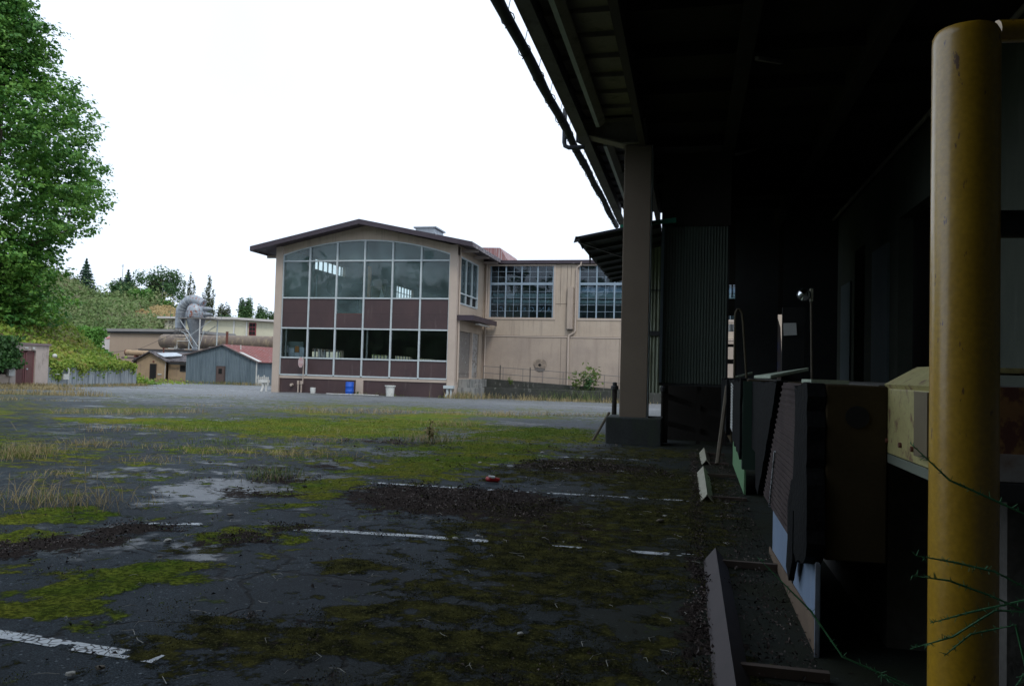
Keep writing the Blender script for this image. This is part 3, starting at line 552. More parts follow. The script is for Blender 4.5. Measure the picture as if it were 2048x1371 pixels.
# things standing inside the hall
def inside(name, mb, mt, org, label, cat, **k): return single(mb, name, mt, org, label, cat, **k)
inside('interior_column', MB().box(-23.62, -23.40, 54.2, 54.45, 5.46, 8.9), ORANGE, (-23.5, 54.3, 5.46), 'orange brown post standing behind the upper glass wall of the hall', 'column')
inside('interior_column', MB().box(-27.97, -27.87, 54.5, 54.6, 5.46, 8.3), ALU, (-27.9, 54.5, 5.46), 'thin pale post behind the second upper window bay of the hall', 'column')
inside('interior_machine', MB().box(-24.5, -23.1, 56.5, 58, 5.46, 7.7).box(-24.2, -23.4, 56.6, 57.5, 7.7, 8.2).lathe((-23.7, 56.3, 6.9), [(.5, -.2), (.6, .1), (.5, .3)], 14, 'y'), mat('olive_machine', (.16, .13, .04), .7), (-23.8, 57, 5.46), 'dark olive machine on the upper floor behind the glass', 'machine')
for x, y in ((-27.4, 56.5), (-25.8, 57.5)):
    inside('drum_fan', MB().lathe((x, y, 7.5), [(.1, -.25), (.55, -.25), (.6, 0), (.55, .25), (.1, .25)], 20, 'y').box(x-.06, x+.06, y-.1, y+.1, 5.46, 7.0), DARK, (x, y, 5.46), 'round dark drum fan on a stand behind the %s upper bay' % ('second' if x < -26 else 'third'), 'fan')
inside('folded_sheet', MB().add([(-22.75, 54, 5.5), (-21.9, 54, 5.5), (-22.45, 54.1, 7.25), (-22.75, 54.4, 5.5), (-21.9, 54.4, 5.5)], [(0, 1, 2), (3, 2, 4), (0, 2, 3), (1, 4, 2), (0, 3, 4, 1)]), WHITE, (-22.3, 54.2, 5.5), 'pointed white sheet leaning inside the upper window', 'sheet')
bd = MB().box(XL+.35, -27.7, 52.4, 52.46, .62, 3.1)
pb = inside('notice_board', bd, mat('board_grey', (.26, .31, .29), .8), (-28.5, 52.4, .62), 'pale partition with posted papers inside the lower left window', 'board')
for (x, z, ww, hh, mt) in ((-28.75, 2.55, .38, .5, PAPER), (-28.3, 2.2, .42, .85, PAPER), (-27.85, 2.55, .3, .45, ORANGE), (-27.85, 2.1, .4, .4, PAPER), (-27.45, 2.3, .36, .8, PAPER), (-28.85, 2.1, .25, .35, BLK)):
    MB().box(x-.35-ww/2, x-.35+ww/2, 52.37, 52.395, z-hh/2, z+hh/2).build('posted_paper', mt, pb)
inside('interior_column', MB().box(-28.95, -28.84, 51.95, 52.05, .62, 5.0), WHITE, (-28.9, 52, .62), 'slim white post behind the lower left window of the hall', 'column')
inside('interior_column', MB().box(-22.58, -22.47, 51.95, 52.05, .62, 5.0), WHITE, (-22.5, 52, .62), 'slim white post behind the lower middle window of the hall', 'column')

# ------------------------------------------------------------------ flat roofed wing with the sash windows
WY = 58.6; wing = empty('flat_roofed_wing', (-10, WY, -.7), 'tan flat roofed factory wing with tall blue steel sash windows and a ramp in front', 'building')
W = [(-15.3, -10.27, 5.5, 9.48), (-8.33, -2.95, 5.5, 9.48), (-.6, 4.8, 5.5, 9.48)]
q = MB(); z0, z1 = GB, 9.62
xs = sorted({XR, 8.0, *[v for w_ in W for v in w_[:2]]})
q2 = MB()
for a, b in zip(xs[:-1], xs[1:]):
    h_ = any(w_[0] <= a+1e-6 and w_[1] >= b-1e-6 for w_ in W)
    if h_: q.box(a, b, WY, WY+.35, 4.12, 5.5); q.box(a, b, WY, WY+.35, 9.48, z1)
    else: q.box(a, b, WY, WY+.35, 4.12, z1)
q.build('upper_wall', TAN, wing)
MB().box(XR, 8, WY-.02, WY+.35, GB, 3.98).build('lower_wall', TANG, wing)
MB().box(XR, 8, WY-.06, WY+.3, 4.0, 4.1).build('string_course', TANL, wing)
MB().box(XR, 8, WY-.25, WY+.5, 9.64, 9.9).build('parapet_cap', ROOFB, wing)
MB().box(XR, 8, WY+.5, 84, 9.5, 9.7).build('flat_roof', DARK, wing)
q = MB()
for x in (-9.75, -9.25, -14.9+-.55, -8.95): q.box(x, x+.025, WY-.012, WY, 6.4 if x > -10 else 4.2, 9.5)
q.box(-15.75, -15.35, WY-.012, WY, 6.72, 6.75); q.box(-10.2, -8.4, WY-.012, WY, 6.55, 6.58)
for x in (-9.62, -9.12, -5.2): q.box(x, x+.03, WY-.03, WY-.018, -.6, 3.98)
q.build('panel_joint', mat('joint', (.14, .11, .09), .9), wing)
for (a, b, c0, c1) in W:
    f = MB(); f.box(a-.16, b+.16, WY-.05, WY+.1, c0-.16, c0); f.box(a-.16, b+.16, WY-.05, WY+.1, c1, c1+.12); f.box(a-.16, a, WY-.05, WY+.1, c0, c1); f.box(b, b+.16, WY-.05, WY+.1, c0, c1)
    wn = f.build('window', TANL, wing)
    g = MB(); nb = 4
    for i in range(nb+1):
        x = a+(b-a)*i/nb; x = min(max(x, a+.05), b-.05); g.box(x-.05, x+.05, WY+.02, WY+.16, c0, c1)
    for i in range(nb):
        xa = a+(b-a)*i/nb; xb = a+(b-a)*(i+1)/nb; g.box((xa+xb)/2-.014, (xa+xb)/2+.014, WY+.06, WY+.12, c0, c1)
    H = c1-c0; zt = c0+H*.655
    g.box(a, b, WY+.03, WY+.15, zt-.09, zt+.09)
    for k in (1, 2): zz = zt+.09+(c1-zt-.09)*k/3; g.box(a, b, WY+.065, WY+.115, zz-.011, zz+.011)
    for k in range(1, 5): zz = c0+(zt-c0-.09)*k/5; g.box(a, b, WY+.065, WY+.115, zz-.011, zz+.011)
    g.build('sash_bars', ALUB, wn); MB().box(a, b, WY+.085, WY+.093, c0, c1).build('panes', GLS, wn)
# broken-out patch of render with a hole
q = MB(); rr_ = random.Random(3)
P = [(-11.15+.56*math.cos(a)*(1+rr_.uniform(-.25, .2)), WY-.035, 1.95+.40*math.sin(a)*(1+rr_.uniform(-.25, .2))) for a in [i*math.pi/9 for i in range(18)]]
q.prism(P, (0, .02, 0)); pt = q.build('broken_patch', mat('broken_block', (.34, .27, .21), .95, (.17, .14, .115), 3, 1., .2, 20, .9, 9), wing)
q = MB(); P = [(-11.2+.12*math.cos(a)*(1+rr_.uniform(-.3, .3)), WY-.045, 1.9+.1*math.sin(a)*(1+rr_.uniform(-.3, .3))) for a in [i*math.pi/5 for i in range(10)]]
q.prism(P, (0, .01, 0)); q.build('hole', BLK, pt)
q = MB(); q.prism([(-11.62, WY-.06, 1.72), (-10.75, WY-.06, 1.62), (-10.85, WY-.06, 1.42), (-11.2, WY-.06, 1.36), (-11.5, WY-.06, 1.5)], (0, .03, 0)); q.build('exposed_block', mat('grey_block', (.15, .13, .12), .95, (.11, .10, .09), 6, .9), pt)
# small roof clutter behind the parapet
q = MB().box(-10.5, -9.2, 65.8, 67, 9.7, 10.75).box(-10.6, -9.1, 65.7, 67.1, 10.75, 10.9); ac = single(q, 'roof_cooler', GALV, (-9.8, 66.4, 9.7), 'pale grey box cooler on the flat roof behind the parapet', 'vent box'); ORG[ac.name] = Vector((-9.8, 66.4, 9.7))
q = MB()
for i in range(2): q.box(-10.35+i*.6, -9.85+i*.6, 65.77, 65.79, 9.9, 10.6)
q.build('louvre', DARK, ac)
q = MB().prism([(-13.4, 64, 9.7), (-11.6, 64, 9.7), (-12.2, 64, 10.45), (-12.8, 64, 10.45)], (0, 1.2, 0)); single(q, 'roof_hatch', RUST, (-12.5, 64.5, 9.7), 'low dark hipped hatch on the flat roof', 'roof hatch')
# red ribbed monitor behind
q = MB(); mon = empty('red_roof_monitor', (-21, 80, 9.7), 'reddish ribbed metal roof monitor rising behind the hall eave', 'roof monitor')
q.prism([(-24.5, 80, 9.7), (-19.0, 80, 9.7), (-19.0, 80, 13.0), (-19.9, 80, 14.4), (-22.0, 80, 14.45), (-24.5, 80, 14.0)], (0, 8, 0)).build('monitor_body', mat('red_ribbed', (.30, .14, .135), .6, (.24, .11, .105), .8, .9, .05, 20, stain=(.42, .36, .37), sscale=(2.2, 2.2, .1), spos=(.5, .62)), mon)
q = MB()
for i in range(9): x = -24.3+i*.55; q.box(x, x+.07, 79.93, 79.997, 9.7, 13.0+.02*i)
q.build('rib', mat('pink_rib', (.40, .28, .28), .6), mon)
# pale tubes behind the sash windows, added in place of reflections on the glass
for k, (x0, x1, y, z, r, lab) in enumerate(((-15.2, 7, 59.35, 7.25, .2, 'long cream tube standing in for a reflection band high on the sash windows'), (-15.2, 7, 59.35, 6.78, .15, 'lower cream tube standing in for a reflection band on the sash windows'), (-8.4, 7, 59.4, 7.72, .26, 'broad white tube standing in for a reflection band on the right sash windows'))):
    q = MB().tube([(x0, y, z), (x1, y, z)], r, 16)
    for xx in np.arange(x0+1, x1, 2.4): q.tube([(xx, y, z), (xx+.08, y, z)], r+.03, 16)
    single(q, 'reflection_band', mat('cream_reflection_band', (.78, .74, .56), .7) if k < 2 else mat('white_reflection_band', (.8, .82, .8), .7), ((x0+x1)/2, y, z), lab, 'duct')
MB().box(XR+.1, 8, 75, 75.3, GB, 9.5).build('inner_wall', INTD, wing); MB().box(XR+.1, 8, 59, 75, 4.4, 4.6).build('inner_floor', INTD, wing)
# mirrored window lettering: read from inside as ANGELIC
q = MB(); txt = 'ANGELIC'
for i, ch in enumerate(txt):
    xx = [-10.62, -11.18, -11.95, -12.55, -13.15, -13.72, -14.38][i]
    Mt = Matrix.Translation((xx, WY+.13, 6.12)) @ Matrix(((-1, 0, 0), (0, 0, 1), (0, 1, 0))).to_4x4()
    addtext(q, ch, .52, Mt, .006)
q.build('window_lettering', WHITEP, wing)

# pipes on the wing wall
def thing_tube(name, pts, r, mt, label, cat, n=12, group=None):
    q = MB().tube(pts, r, n); return single(q, name, mt, pts[0], label, cat, group, smooth=True)
thing_tube('downpipe', [(-8.15, WY-.2, 9.75), (-8.2, WY-.2, 9.5), (-8.5, WY-.14, 9.3), (-8.52, WY-.14, 4.55), (-8.6, WY-.14, 4.4), (-8.95, WY-.14, 4.2), (-9.02, WY-.14, 4.05), (-9.02, WY-.14, -.2)], .075, TANL, 'tan downpipe with a swan neck between the two sash windows', 'downpipe')
thing_tube('downpipe', [(-15.55, WY-.12, 9.6), (-15.55, WY-.12, .3)], .06, TANL, 'tan downpipe in the inner corner beside the gabled hall', 'downpipe')
q = MB().box(-9.15, -8.72, WY-.3, WY-.02, 4.65, 7.85); bx = single(q, 'cable_duct_box', TANG, (-8.95, WY, 4.65), 'long tan box duct fixed beside the swan neck downpipe', 'box duct', bevel=.01); ORG[bx.name] = Vector((-8.95, WY, 4.65))
MB().box(-9.18, -8.69, WY-.33, WY-.02, 4.6, 4.65).build('end_cap', DARK, bx)

# ramp, curbs, steps, railing
rz = lambda x: .74+(x+15.3)*(-.049)
q = MB(); q.prism([(-15.3, 56.9, GB), (-2, 56.9, GB), (-2, 56.9, rz(-2)), (-15.3, 56.9, rz(-15.3))], (0, 1.66, 0)); rp = single(q, 'loading_ramp', CONCM, (-10, 57.5, -.6), 'dark mossy concrete ramp falling to the right below the railing', 'ramp')
q = MB().box(-15.7, -3.2, 55.2, 55.5, GB, .12); single(q, 'low_retaining_wall', CONCM, (-10, 55.3, -.6), 'low blackened concrete wall with pale top in front of the ramp', 'wall', bevel=.02)
q = MB().box(XR+.02, -14.6, 52.2, 55.15, GB, .12).box(XR+.02, -14.9, 52.4, 56.85, .12, .7).box(-14.9, -14.65, 53.4, 54.7, .12, .4)
single(q, 'concrete_step_block', CONC, (-15.2, 54, -.6), 'stained concrete landing and steps below the loading doors', 'steps', bevel=.02)
rl = empty('ramp_railing', (-10, 57, .4), 'thin grey pipe railing following the ramp slope', 'railing')
q = MB(); 
for dz in (.95, .45): q.tube([(-15.2, 57.0, rz(-15.2)+dz), (-3, 57.0, rz(-3)+dz)], .022, 8)
RAILM = mat('grey_pipe_rail', (.16, .15, .14), .6); q.build('rail', RAILM, rl)
for x in np.arange(-15.2, -3, 1.52): MB().tube([(x, 57, rz(x)), (x, 57, rz(x)+.95)], .022, 8).build('post', RAILM, rl)
for x in (-13.9, -11.6): MB().tube([(x, 56.96, rz(x)), (x, 56.96, rz(x)+1.12)], .035, 8).build('post', DARK, rl)

# ------------------------------------------------------------------ things along the foot of the hall
def gzz(x, y): return float(gz(np.array([x]), np.array([y]))[0])
def barrel(x, y):
    z = gzz(x, y); r = .29; prof = [(.02, 0), (r*.96, 0), (r, .03), (r, .2), (r+.012, .22), (r+.012, .26), (r, .28), (r, .55), (r+.012, .57), (r+.012, .61), (r, .63), (r, .84), (r*.95, .88), (r*.95, .90)]
    b = empty('barrel', (x, y, z), 'blue plastic drum standing against the brown plinth of the hall', 'barrel')
    MB().lathe((x, y, z), prof, 24).build('drum', BLUEB, b, smooth=True); MB().lathe((x, y, z), [(.02, .86), (r*.9, .86), (r*.9, .885), (.02, .885)], 24).build('lid', BLUEB, b)
    q = MB(); q.lathe((x+.1, y-.1, z), [(.03, .885), (.03, .91)], 10); q.build('bung', DARK, b)
barrel(-23.25, 50.9)
def bucket(x, y, r, h, lab, rim=True):
    z = gzz(x, y); b = empty('bucket', (x, y, z), lab, 'bucket')
    MB().lathe((x, y, z), [(.01, 0), (r*.84, 0), (r, h), (r-.01, h), (r*.82, .02), (.01, .02)], 24).build('pail', WHITEP, b, smooth=True)
    if rim: MB().lathe((x, y, z), [(r, h-.09), (r+.05, h-.09), (r+.06, h), (r, h)], 24).build('rim', WHITEP, b)
    else: MB().tube([(x-r, y, z+h-.03), (x-r*.8, y-.1, z+h*.5), (x, y-.16, z+h*.35), (x+r*.8, y-.1, z+h*.5), (x+r, y, z+h-.03)], .008, 6).build('handle', ALU, b)
bucket(-26.05, 50.9, .2, .40, 'small white pail by the plinth left of the blue drum', False); bucket(-20.15, 50.7, .32, .75, 'tall off white tub with a rolled rim standing right of the blue drum')
z = gzz(-27.1, 51.0)
sg = empty('sign_post', (-26.95, 51.1, -.6), 'faded pink stop sign turned half away on a thin post against the hall', 'sign')
MB().box(-26.99, -26.93, 51.07, 51.13, -.75, .05).build('post_foot', BRN, sg); MB().box(-26.985, -26.935, 51.075, 51.125, .05, 1.95).build('post', TANL, sg)
ca, sa = math.cos(math.radians(34)), math.sin(math.radians(34))
def octo(r, off): return [(-27.12+r*math.cos(a)*ca-off*sa, 51.0-r*math.cos(a)*sa-off*ca, 1.58+r*math.sin(a)) for a in [math.pi/8+i*math.pi/4 for i in range(8)]]
v_ = (-.012*sa, -.012*ca, 0)
MB().prism(octo(.40, 0), v_).build('sign_plate', mat('faded_white', (.62, .54, .54), .6), sg); MB().prism(octo(.365, .014), (-.004*sa, -.004*ca, 0)).build('sign_face', PINK, sg)
q = MB(); Mt = Matrix.Translation((-27.12-.022*sa, 51.0-.022*ca, 1.58)) @ Matrix(((ca, 0, -sa), (-sa, 0, -ca), (0, 1, 0))).to_4x4(); addtext(q, 'STOP', .27, Mt, .002); q.build('sign_lettering', mat('faded_letter', (.72, .68, .68), .6), sg)
for x, lab in ((-27.45, 'left one of two short tan standpipes at the plinth'), (-27.2, 'right one of two short tan standpipes at the plinth')):
    b = empty('standpipe', (x, 51.35, -.6), lab, 'pipe', 'standpipes at the foot of the hall')
    MB().tube([(x, 51.35, -.7), (x, 51.35, 0)], .05, 10).build('pipe', TANL, b); MB().tube([(x, 51.35, 0), (x, 51.35, .26)], .085, 10).build('cap', TANL, b)
q = MB().lathe((-28.05, 51.5, -.05), [(.02, -.1), (.1, -.1), (.1, .12), (.02, .12)], 12, 'y'); single(q, 'wall_spigot', TANL, (-28, 51.5, -.05), 'small round pipe stub low on the brown plinth', 'pipe stub')
for x, lab in ((-30.1, 'pale metal downpipe shoe at the left corner of the hall'), (-16.1, 'grey metal downpipe shoe at the right corner of the hall')):
    q = MB().box(x-.35, x+.35, 51.1, 51.45, .05, .25).tube([(x-.1, 51.28, .05), (x-.1, 51.28, -.3), (x-.18, 51.2, -.6)], .09, 10).tube([(x+.15, 51.28, .05), (x+.15, 51.28, -.6)], .06, 10)
    single(q, 'downpipe_shoe', WHITE if x < -20 else ALU, (x, 51.3, -.6), lab, 'drain box', 'drain boxes at the hall corners')
thing_tube('hose', [(-25.0, 50.9, gzz(-25, 50.9)+.03), (-24.4, 50.75, gzz(-24.4, 50.7)+.03), (-23.8, 50.85, gzz(-23.8, 50.8)+.03), (-23.3, 50.6, gzz(-23.3, 50.6)+.03), (-22, 50.8, gzz(-22, 50.8)+.03), (-21, 50.75, gzz(-21, 50.7)+.03)], .03, WHITE, 'pale hose lying along the foot of the hall beside the blue drum', 'hose')

# ------------------------------------------------------------------ bunker: portal, streaked wall, ivy bank
IVY = leafmat('ivy_leaves', [(.08, .17, .02), (.17, .29, .04), (.28, .35, .055), (.32, .24, .08)], .35, .6, .25, 2.5)
IVYD = leafmat('dark_ivy_leaves', [(.012, .045, .010), (.025, .08, .015), (.045, .11, .02)], .8, .55, .2, 3)
MAPLE = leafmat('maple_leaves', [(.018, .065, .018), (.065, .19, .04), (.16, .33, .06), (.26, .44, .09)], .45, .5, .3, 2.2)
BRUSH = leafmat('hill_brush_leaves', [(.05, .10, .035), (.11, .18, .05), (.17, .22, .085), (.26, .23, .14)], .09, .7, .2, .5)
STRAW = leafmat('straw', [(0.286, 0.208, 0.091), (0.416, 0.312, 0.143), (0.494, 0.390, 0.208)], .3, .8, .2, 3)
CONIF = leafmat('conifer_needles', [(0.013, 0.039, 0.026), (0.026, 0.065, 0.039), (0.039, 0.091, 0.046)], .3, .7, .1, 2)
GREENT = leafmat('broad_leaves', [(0.031, 0.077, 0.025), (0.056, 0.126, 0.042), (0.098, 0.175, 0.056)], .3, .6, .2, 1.5)
BRIGHT = leafmat('bright_leaves', [(0.070, 0.182, 0.028), (0.112, 0.266, 0.042), (0.168, 0.336, 0.070)], .8, .6, .3, 3)
POPL = leafmat('poplar_leaves', [(0.052, 0.078, 0.039), (0.085, 0.111, 0.052), (0.130, 0.150, 0.078)], .3, .6, .2, 1.5)
def xw(y): return np.where(y < 44.15, -42.0, -42.0-.274*(y-44.15))
def bank(x, y):
    s = xw(y)-.35-x
    z = np.interp(s, [-1, 0, 2.5, 4.9, 7.2, 8.9, 12, 22, 40], [-1.6, .72, 1.55, 2.6, 4.3, 5.7, 8.4, 13.5, 17])
    z = z-np.clip((y-57.0)/2.0, 0, 1)*2.1*np.exp(-np.clip(s, 0, 99)/2.4)
    f = np.clip((67-y)/9, 0, 1)*np.clip((y-20)/6, 0, 1); f = f*f*(3-2*f)
    return -1.3+(z+1.3)*f+(fbm(x, y, 2.2, 3, 91)-.5)*.55*np.clip(s/1.5, 0, 1)
bx_ = np.concatenate([np.arange(-95, -62, 1.), np.arange(-62, -41.9, .35)]); by_ = np.arange(18, 78, .5)
BX, BY = np.meshgrid(bx_, by_); BXs = BX; s_ = xw(BY)-.35-BX; BXc = np.where(s_ < 0, xw(BY)-.35, BX)
BZ = bank(BXc, BY)
BXf = BXc.ravel(); nxb, nyb = len(bx_), len(by_); ib = np.arange(nxb*nyb).reshape(nyb, nxb)
FB = np.stack([ib[:-1, :-1].ravel(), ib[:-1, 1:].ravel(), ib[1:, 1:].ravel(), ib[1:, :-1].ravel()], 1)
o = npmesh('ivy_bank_ground', np.stack([BXf, BY.ravel(), BZ.ravel()], 1), FB, mat('bank_soil', (.16, .18, .04), .95, (.14, .10, .045), .4, 1., .2, 12), smooth=True); tag(o, kind='structure')
n = 46000; yy = rng.uniform(20, 74, n); ss = rng.beta(1.1, 1.6, n)*30; xx = xw(yy)-.35-ss; zz = bank(xx, yy)+rng.exponential(.12, n)
keep = (zz > -1.2) & ~((yy > 40.9) & (yy < 44.4) & (ss < 3.2)); P = np.stack([xx, yy, zz], 1)[keep]; Nn = np.tile([.5, -.3, 1.], (len(P), 1))
V, F = leaves(P, Nn, .26, .8, .3, .9); sv = [V]; sf_ = [F]
# fringe of ivy hanging over the wall top
yy = np.concatenate([rng.uniform(44.6, 57, 5000), rng.uniform(44.3, 45.6, 500), rng.uniform(48.0, 48.6, 150), rng.uniform(52.6, 53.1, 120)])
dep = np.concatenate([rng.exponential(.16, 5000), rng.uniform(0, 1.15, 500), rng.uniform(0, .75, 150), rng.uniform(0, .6, 120)])
xx = xw(yy)+rng.uniform(-.5, .22, len(yy)); zz = .95-dep+.12*np.sin(yy*2.3)+rng.uniform(-.05, .3, len(yy)); zz = np.where(xx < xw(yy)-.1, np.maximum(zz, .8), zz)
V2, F2 = leaves(np.stack([xx, yy, zz], 1), np.tile([1., -.3, .4], (len(yy), 1)), .2, .8, .3, .7); sf_.append(F2+len(V)); sv.append(V2)
o = npmesh('ivy_cover', np.concatenate(sv), np.concatenate(sf_), IVY, org=(-48, 48, 1)); tag(o, 'green and yellowing ivy covering the bank above the streaked concrete wall', 'ivy', kind='stuff')
q = MB(); q.prism([(-42.0, 44.15, -.8), (-45.6, 57.3, -.9), (-46.0, 57.2, -.9), (-42.4, 44.05, -.8)], (0, 0, 1.62))
bw = single(q, 'retaining_wall', CONCG, (-43.5, 50, -.6), 'grey streaked concrete retaining wall under the overhanging ivy', 'wall', bevel=.02); ORG[bw.name] = Vector((-43.5, 50, -.6))
po = empty('bunker_portal', (-43, 42.6, -.5), 'beige concrete bunker doorway set into the ivy bank', 'bunker')
q = MB(); q.box(-46, -41.95, 41.1, 41.55, -.8, 2.2).box(-46, -41.95, 43.05, 44.12, -.8, 2.2).box(-46, -41.95, 41.55, 43.05, 1.85, 2.2).box(-46, -43, 41.55, 43.05, -.8, 1.85); q.build('portal_wall', mat('portal_render', (.50, .42, .37), .85, (.40, .33, .29), 1.5, .9, .06, 20, stain=(.22, .18, .15), sscale=(1.5, 1.5, .3), spos=(.55, .72)), po)
MB().box(-46.1, -41.85, 41.0, 44.2, 2.2, 2.34).build('roof_edge', mat('mauve_edge', (.24, .18, .18), .85), po)
MB().box(-42.3, -41.93, 41.4, 43.2, -.62, -.42).build('threshold', TANL, po)
for a, b in ((41.57, 42.28), (42.32, 43.03)):
    d = MB().box(-42.12, -42.06, a, b, -.42, 1.84).build('door_leaf', mat('red_brown_door', (.15, .07, .065), .7, (.12, .055, .05), 2, .8, .1, 30), po)
    q = MB()
    for zz_ in (-.36, 1.72): q.box(-42.06, -42.035, a+.03, b-.03, zz_, zz_+.07)
    q.box(-42.06, -42.035, a+.02, a+.1, -.36, 1.79).box(-42.06, -42.035, b-.1, b-.02, -.36, 1.79); q.build('door_stile', mat('red_stile', (.20, .08, .08), .7), d)
MB().lathe((-41.98, 42.4, .65), [(.01, 0), (.05, 0), (.05, .06), (.01, .06)], 10, 'x').build('door_knob', ALU, po)
MB().box(-41.95, -41.85, 42.7, 42.85, 1.95, 2.08).box(-41.95, -41.87, 42.1, 42.35, 1.98, 2.06).build('door_lamp', WHITE, po)
q = MB().box(-41.95, -41.75, 40.85, 41.28, .2, 1.4); single(q, 'meter_box', WHITE, (-41.9, 41, .2), 'white electric meter box on the bunker beside the doors', 'meter box', bevel=.01)
q = MB().box(-41.9, -41.8, 44.7, 44.95, .3, .34).lathe((-41.85, 44.5, 1.45), [(.02, 0), (.14, .03), (.16, .12), (.1, .22), (.01, .25)], 12); single(q, 'globe_lamp', WHITE, (-41.9, 44.5, 1.4), 'round white lamp globe at the right edge of the bunker doorway', 'lamp')
q = MB().box(-42.2, -42.1, 45.65, 46.15, -.05, .33); single(q, 'notice', WHITE, (-42.2, 45.9, 0), 'small blank white notice on the streaked concrete wall', 'notice')
thing_tube('vent_pipe', [(-42.35, 46.35, -.55), (-42.35, 46.35, .65), (-42.4, 46.2, .78), (-42.5, 46.0, .72)], .05, WHITE, 'white vent pipe with bent top against the concrete wall', 'pipe')
q = MB().box(-42.4, -42.0, 25, 41.1, -.8, .3); fw = single(q, 'low_beige_wall', TANL, (-42.2, 33, -.5), 'low beige wall base under the dark ivy curtain', 'wall')
n = 9000; yy = rng.uniform(33, 41.4, n); edge_ = -.1+1.2*np.clip((yy-38.6)/2.2, 0, 1)*vnoise(yy, yy*0, .35, 3)+.5*vnoise(yy, yy*0, .9, 4)
zz = edge_+(2.7-edge_)*rng.uniform(0, 1, n); xx = -41.9+.35*rng.normal(0, 1, n)+.3*np.sin(zz*2); V, F = leaves(np.stack([xx, yy, zz], 1), np.tile([1., -.5, .3], (n, 1)), .22, .8, .3, .7)
o = npmesh('ivy_curtain', V, F, IVYD, org=(-42, 38, .5)); tag(o, 'dark green ivy curtain hanging left of the bunker doors', 'ivy', kind='stuff')
MB().box(-42.9, -42.45, 25, 41, .3, 2.6).build('earth_backing', mat('dark_earth', (.03, .04, .015), .95), fw)

# ------------------------------------------------------------------ far hillside
toe = np.array([(-150, 104, -1.5), (-128, 108, 0), (-112, 113, 1.5), (-103, 118, 2.5), (-97, 126, 3), (-90, 142, 3), (-78, 150, 3), (-60, 155, 2), (-30, 160, -1.5)], float)
rdg = np.array([(-200, 160, 31), (-172, 168, 26.5), (-158, 170, 23.0), (-151, 170, 19.0), (-145, 170, 17.6), (-140, 170, 17.9), (-132, 170, 17.1), (-126, 170, 15.6), (-122, 170, 12.9), (-112, 172, 10), (-95, 175, 8), (-70, 180, 5), (-20, 190, -1.5)], float)
def curve(c, t):
    d = np.r_[0, np.cumsum(np.linalg.norm(np.diff(c, axis=0), axis=1))]; d /= d[-1]
    return np.stack([np.interp(t, d, c[:, k]) for k in range(3)], -1)
def hill(t, u):
    a, b = curve(toe, t), curve(rdg, t); p = a+(b-a)*u[..., None]
    p[..., 2] = a[..., 2]+(b[..., 2]-a[..., 2])*np.clip(u, 0, 1)**.85+(fbm(p[..., 0], p[..., 1], 9, 3, 101)-.5)*2.6*np.sin(np.pi*np.clip(u, 0, 1))-np.clip(u-1, 0, 9)*8
    return p
T, Uu = np.meshgrid(np.linspace(0, 1, 180), np.r_[np.linspace(0, 1, 50), np.linspace(1.05, 2.2, 8)])
HP = hill(T, Uu); ih = np.arange(T.size).reshape(T.shape); FH = np.stack([ih[:-1, :-1].ravel(), ih[:-1, 1:].ravel(), ih[1:, 1:].ravel(), ih[1:, :-1].ravel()], 1)
o = npmesh('hillside', HP.reshape(-1, 3), FH, mat('hill_soil', (.10, .11, .05), .95, (.16, .13, .075), .06, 1., .2, 3), smooth=True); tag(o, kind='structure')
n = 60000; tt = rng.uniform(.1, .72, n); uu = rng.uniform(0, 1.03, n); P = hill(tt, uu)
dry = np.clip(vnoise(P[:, 0], P[:, 1], 9, 5)-.1+.9*np.exp(-((P[:, 0]+117)/7.)**2-((P[:, 1]-157)/9.)**2), 0, 1); isdry = (dry > .78) & (P[:, 0] > -128)
cl = vnoise(P[:, 0], P[:, 1], 3.2, 6); keepb = (rng.uniform(0, 1, n) < cl*1.5+.15) & ~isdry
Pb = P[keepb]+np.stack([rng.normal(0, .2, keepb.sum()), rng.normal(0, .2, keepb.sum()), rng.exponential(.55, keepb.sum())*(.3+1.6*cl[keepb])], 1)
V, F = leaves(Pb, np.tile([.4, -.6, .9], (len(Pb), 1)), .62, .8, .3, .9); o = npmesh('hill_brush', V, F, BRUSH, org=(-120, 150, 8)); tag(o, 'green and olive brush covering the far hillside', 'brush', kind='stuff')
Pd = P[isdry]+np.stack([rng.normal(0, .3, isdry.sum()), rng.normal(0, .3, isdry.sum()), rng.uniform(0, .5, isdry.sum())], 1)
V, F = leaves(Pd, np.tile([.3, -.9, .6], (len(Pd), 1)), .6, .5, .3, .6); o = npmesh('dry_hill_grass', V, F, STRAW, org=(-120, 150, 8)); tag(o, 'straw coloured dry grass patch on the far hillside', 'grass', kind='stuff')

